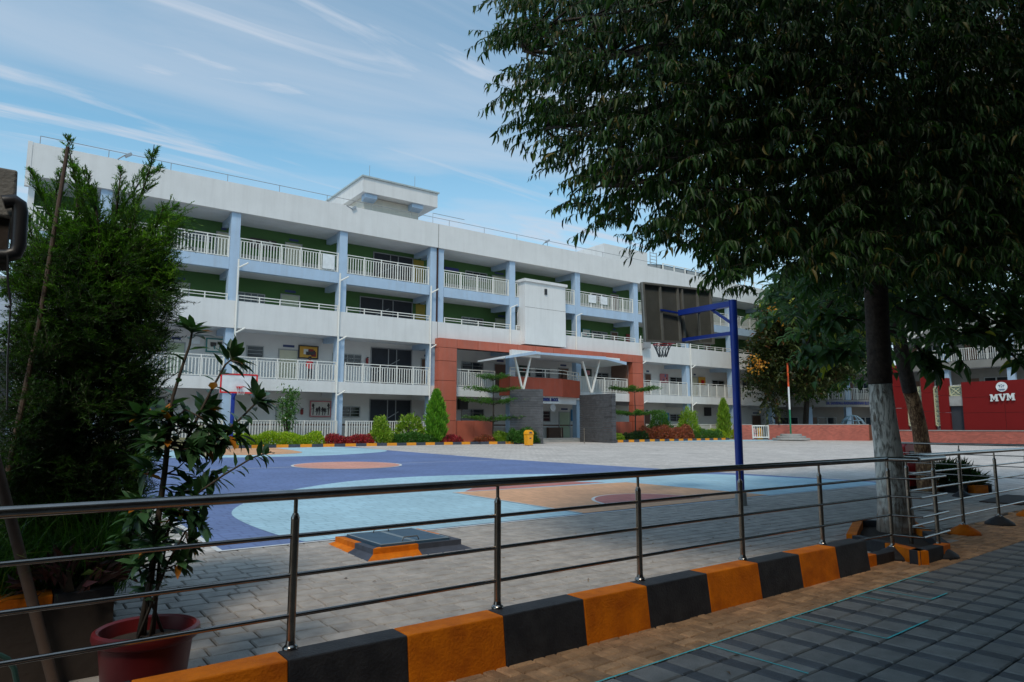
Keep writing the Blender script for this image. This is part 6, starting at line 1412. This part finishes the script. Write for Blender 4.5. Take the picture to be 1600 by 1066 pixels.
D_ = unit(D_+np.array([0, 0, -1.])*rng.uniform(.2, 1.2, (len(D_), 1))); L_ = rng.uniform(.06, .165, len(P_))
leafmesh('crown', P_, D_, U_, L_, L_*rng.uniform(.17, .27, len(P_)), LGT, bt, T=T_LANCE)
twigmesh('twig', tw, .004, TWIG, bt)
# crown above and beyond the frame, which shades the ground
n_ = 2600; th_ = rng.uniform(0, 6.28, n_); rr_ = 5.6*np.sqrt(rng.random(n_)); OC = np.stack([9.6+rr_*np.cos(th_), 4.0+rr_*np.sin(th_)*.95, rng.uniform(6.5, 10.5, n_)-rr_*.25], 1)
px, py, kk = proj(OC); m_ = (kk > .2) & (py > -40) & (px > -100) & (px < 1700); m2 = (kk < 4) & (kk > -4) & (np.abs(OC[:, 0]) < 3); OC = OC[~m_]
q, D2, U2, tw2 = sprays(OC, rdir(len(OC))*[1, 1, .4], 12, .6, .3, 0, 0, spread=.6, tilt=.45); D2 = unit(D2+np.array([0, 0, -.8]))
leafmesh('crown', q, D2, U2, .22, .07, LGT, bt, T=T_BROAD)
# limbs
lb_ = MB(); src = [(1364, 380), (1356, 300), (1344, 210), (1330, 120), (1318, 20)]
limbs = [((1364, 400), [(1300, 380), (1200, 330), (1120, 370), (1060, 330)], 8.6), ((1360, 340), [(1260, 260), (1150, 225), (1040, 240), (940, 290)], 8.0), ((1352, 270), [(1230, 190), (1080, 150), (960, 190), (850, 200)], 7.8), ((1340, 190), [(1220, 90), (1080, 60), (950, 90), (820, 80)], 7.6), ((1330, 120), [(1240, 20), (1120, -60)], 8.4), ((1356, 300), [(1430, 220), (1520, 190), (1620, 180)], 10.2), ((1364, 380), [(1440, 360), (1530, 400), (1620, 440)], 10.5), ((1344, 210), [(1440, 110), (1540, 50)], 10.0), ((1330, 120), [(1380, 20), (1440, -60)], 9.6), ((1360, 330), [(1300, 210), (1250, 90), (1200, 0)], 10.6)]
ends_ = []
for (s0, pp, dp2) in limbs:
    st0 = np.array(trunkpts([s0], Yt)[0]); pts = [st0]; d0 = float(np.dot(st0-CAM, fwd))
    for i, (x, y) in enumerate(pp): dd_ = d0+(dp2-d0)*(i+1)/len(pp); pts.append(CAM+ray(x, y)*dd_/F)
    lb_.tube([tuple(p) for p in pts], [.10*(1-.8*i/(len(pts)-1)) for i in range(len(pts))], 7); ends_ += pts[1:]
ends_ = np.array(ends_); idx = rng.choice(len(SC), 420, replace=False)
for i in idx:
    d = np.linalg.norm(ends_-SC[i], axis=1); k_ = int(np.argmin(d))
    if d[k_] < 2.2: lb_.tube(curve_pts(ends_[k_], SC[i], 3, .04, .5), [.022, .016, .011, .006], 4, cap=False)
lb_.build('limb', BARK, bt, smooth='all')

# brown trunked tree with large soft leaves
Y2 = 7.25; t2 = thing('brown_trunk_tree', 'leaning tree with peeling orange brown bark behind the big whitewashed tree', 'tree', tuple(atY(1452, 785, Y2)))
dp3 = float(np.dot(atY(1440, 740, Y2)-CAM, fwd))
def r3x(w_): return w_/2/F*dp3
def tm(pix, ws, m, nm):
    b_ = MB(); b_.tube([tuple(atY(x, y, Y2)) for x, y in pix], [r3x(w_) for w_ in ws], 16); b_.build(nm, m, t2, smooth='all')
tm([(1455, 790), (1447, 752), (1444, 720), (1437, 670), (1428, 630), (1422, 612)], [32, 27, 24, 22, 21, 20], BARKO, 'pale_trunk'); tm([(1422, 612), (1412, 570), (1402, 510), (1395, 450), (1392, 380), (1400, 300), (1420, 200)], [21, 21, 20, 18, 16, 12, 8], BARK, 'trunk')
LGB = leafmat('broad soft leaves', (.020, .052, .020), (.090, .180, .070), (.34, .36, .05), trans=.35, rough=.5)
c2 = [(1235, 420), (1190, 470), (1215, 500), (1260, 560), (1330, 560), (1350, 600), (1400, 580), (1420, 500), (1440, 520), (1480, 540), (1530, 500), (1580, 520), (1660, 560), (1660, 150), (1400, 150), (1300, 330)]
def keep2(x, y): 
    if (x-1545)**2/50**2+(y-500)**2/24**2 < 1: return random.random() < .12
    if y > 470 and 1340 < x < 1400: return random.random() < .3
    if y > 480 and x < 1340: return random.random() < .5
    if abs(x-1577)+abs(y-435)*1.2 < 22: return False
    return True
S2 = fill(c2, 1500, lambda x, y: random.uniform(11.5, 18), keep2)
A2 = rdir(len(S2))*[1, 1, .3]; q, D3, U3, tw3 = sprays(S2, A2, 11, .7, .25, 0, 0, spread=.8, tilt=.5); L3 = rng.uniform(.16, .30, len(q))
leafmesh('crown', q, D3, U3, L3, L3*.38, LGB, t2, T=T_LANCE); twigmesh('twig', tw3, .008, TWIG, t2)
OC2 = np.stack([rng.uniform(11.5, 23, 1500), rng.uniform(.5, 9.5, 1500), rng.uniform(6.8, 10.5, 1500)], 1); px, py, kk = proj(OC2); OC2 = OC2[~((kk > .2) & (py > -60) & (px > -100) & (px < 1720))]  # unseen leaves added overhead to darken the rails and right-hand paving
q, D6, U6, tw6 = sprays(OC2, rdir(len(OC2))*[1, 1, .3], 12, .8, .25, 0, 0, spread=.8, tilt=.5); leafmesh('crown', q, D6, U6, .26, .10, LGB, t2)
# two long sprays with big leaves in front of the far wing
for pp, Yd in (([(1345, 560), (1310, 545), (1290, 548), (1265, 560)], 11.0), ([(1400, 520), (1340, 500), (1310, 495), (1290, 510)], 11.0), ([(1400, 480), (1450, 500), (1500, 520), (1540, 520)], 12.0), ([(1440, 430), (1500, 480), (1560, 505), (1590, 500)], 12.0), ([(1430, 540), (1450, 560), (1460, 580)], 11.5), ([(1500, 470), (1560, 530), (1600, 575)], 12.0), ([(1560, 450), (1600, 500), (1640, 560)], 12.5), ([(1420, 470), (1480, 530), (1510, 575)], 13.0), ([(1300, 470), (1270, 520), (1250, 560)], 12.0)):
    pts = [CAM+ray(x, y)*Yd/F for x, y in pp]; MB().tube([tuple(p) for p in pts], [.025, .02, .015, .008][:len(pts)], 5).build('branch', BARK, t2)
    BP, BD = [], []
    for i in range(44):
        f_ = random.uniform(.1, 1)*(len(pts)-1); k_ = min(int(f_), len(pts)-2); p = pts[k_]+(pts[k_+1]-pts[k_])*(f_-k_); BP.append(p); BD.append(rng.normal(0, .7, 3)+[0, 0, -.5])
    leafmesh('foliage', BP, BD, rng.normal(0, .4, (44, 3))+[0, 0, 1], rng.uniform(.22, .42, 44), rng.uniform(.10, .16, 44), LGB, t2, T=T_LANCE)
# orange flowered tree in the middle distance
LGO = leafmat('dark bronze leaves', (.020, .028, .010), (.065, .085, .022), (.16, .06, .02)); LGF = leafmat('orange flowers', (.45, .16, .02), (.60, .30, .03))
ot = thing('orange_flowering_tree', 'dense tree with bronze green leaves and orange blossoms right of the hoop board', 'tree', (30, 20, .25))
po = [(1168, 600), (1172, 560), (1185, 520), (1195, 480), (1215, 455), (1260, 440), (1330, 450), (1350, 500), (1345, 560), (1300, 590), (1250, 615), (1235, 590), (1205, 600), (1215, 640), (1198, 635), (1195, 600)]
S3 = fill(po, 2600, lambda x, y: random.uniform(58.5, 63)); q, D4, U4, tw4 = sprays(S3, rdir(len(S3)), 11, 1.3, .2, 0, 0); leafmesh('crown', q, D4, U4, rng.uniform(.28, .52, len(q)), .18, LGO, ot)
S4 = np.concatenate([CAM+ray(x, y)[None]*58.2/F+rng.normal(0, .26, (26, 3)) for x, y in ((1212, 482), (1216, 498), (1236, 486), (1240, 480), (1222, 490), (1180, 562), (1190, 570), (1178, 578), (1205, 478))]); leafmesh('flower', S4, rdir(len(S4)), rdir(len(S4)), .26, .2, LGF, ot)
b_ = MB(); ob = CAM+ray(1385, 600)*60/F; ob[2] = .35; oc = CAM+ray(1375, 540)*60/F; b_.tube([tuple(ob), tuple(oc), tuple(CAM+ray(1290, 500)*60/F)], [.16, .12, .05], 8); b_.tube([tuple(oc), tuple(CAM+ray(1220, 560)*60/F)], [.08, .03], 6); b_.build('trunk', BARK, ot)
# green tree before the diagonal wing
LGY = leafmat('fresh green leaves', (.020, .070, .012), (.075, .19, .025), (.20, .30, .05)); gt_ = thing('green_tree', 'bright green tree growing behind the brick wall before the far diagonal wing', 'tree', (60, 36, .45))
pg = [(1200, 600), (1215, 590), (1210, 560), (1205, 460), (1240, 440), (1340, 470), (1362, 540), (1345, 560), (1330, 588), (1308, 606), (1288, 608), (1262, 616), (1238, 608), (1215, 606)]
S5 = fill(pg, 2600, lambda x, y: random.uniform(65.5, 69)); q, D5, U5, tw5 = sprays(S5, rdir(len(S5)), 9, 1.1, .2, 0, 0); leafmesh('crown', q, D5, U5, rng.uniform(.3, .55, len(q)), .25, LGY, gt_)
ga = CAM+ray(1259, 662)*68/F; gb_ = CAM+ray(1262, 600)*68/F; MB().tube([(ga[0], ga[1], .4), tuple(ga), tuple(gb_), tuple(CAM+ray(1270, 540)*68/F)], [.32, .28, .22, .1], 9).build('trunk', BARK, gt_)
print('objects', len(bpy.data.objects), 'tris', sum(len(o.data.loops)-2*len(o.data.polygons) for o in bpy.data.objects if o.type == 'MESH'))
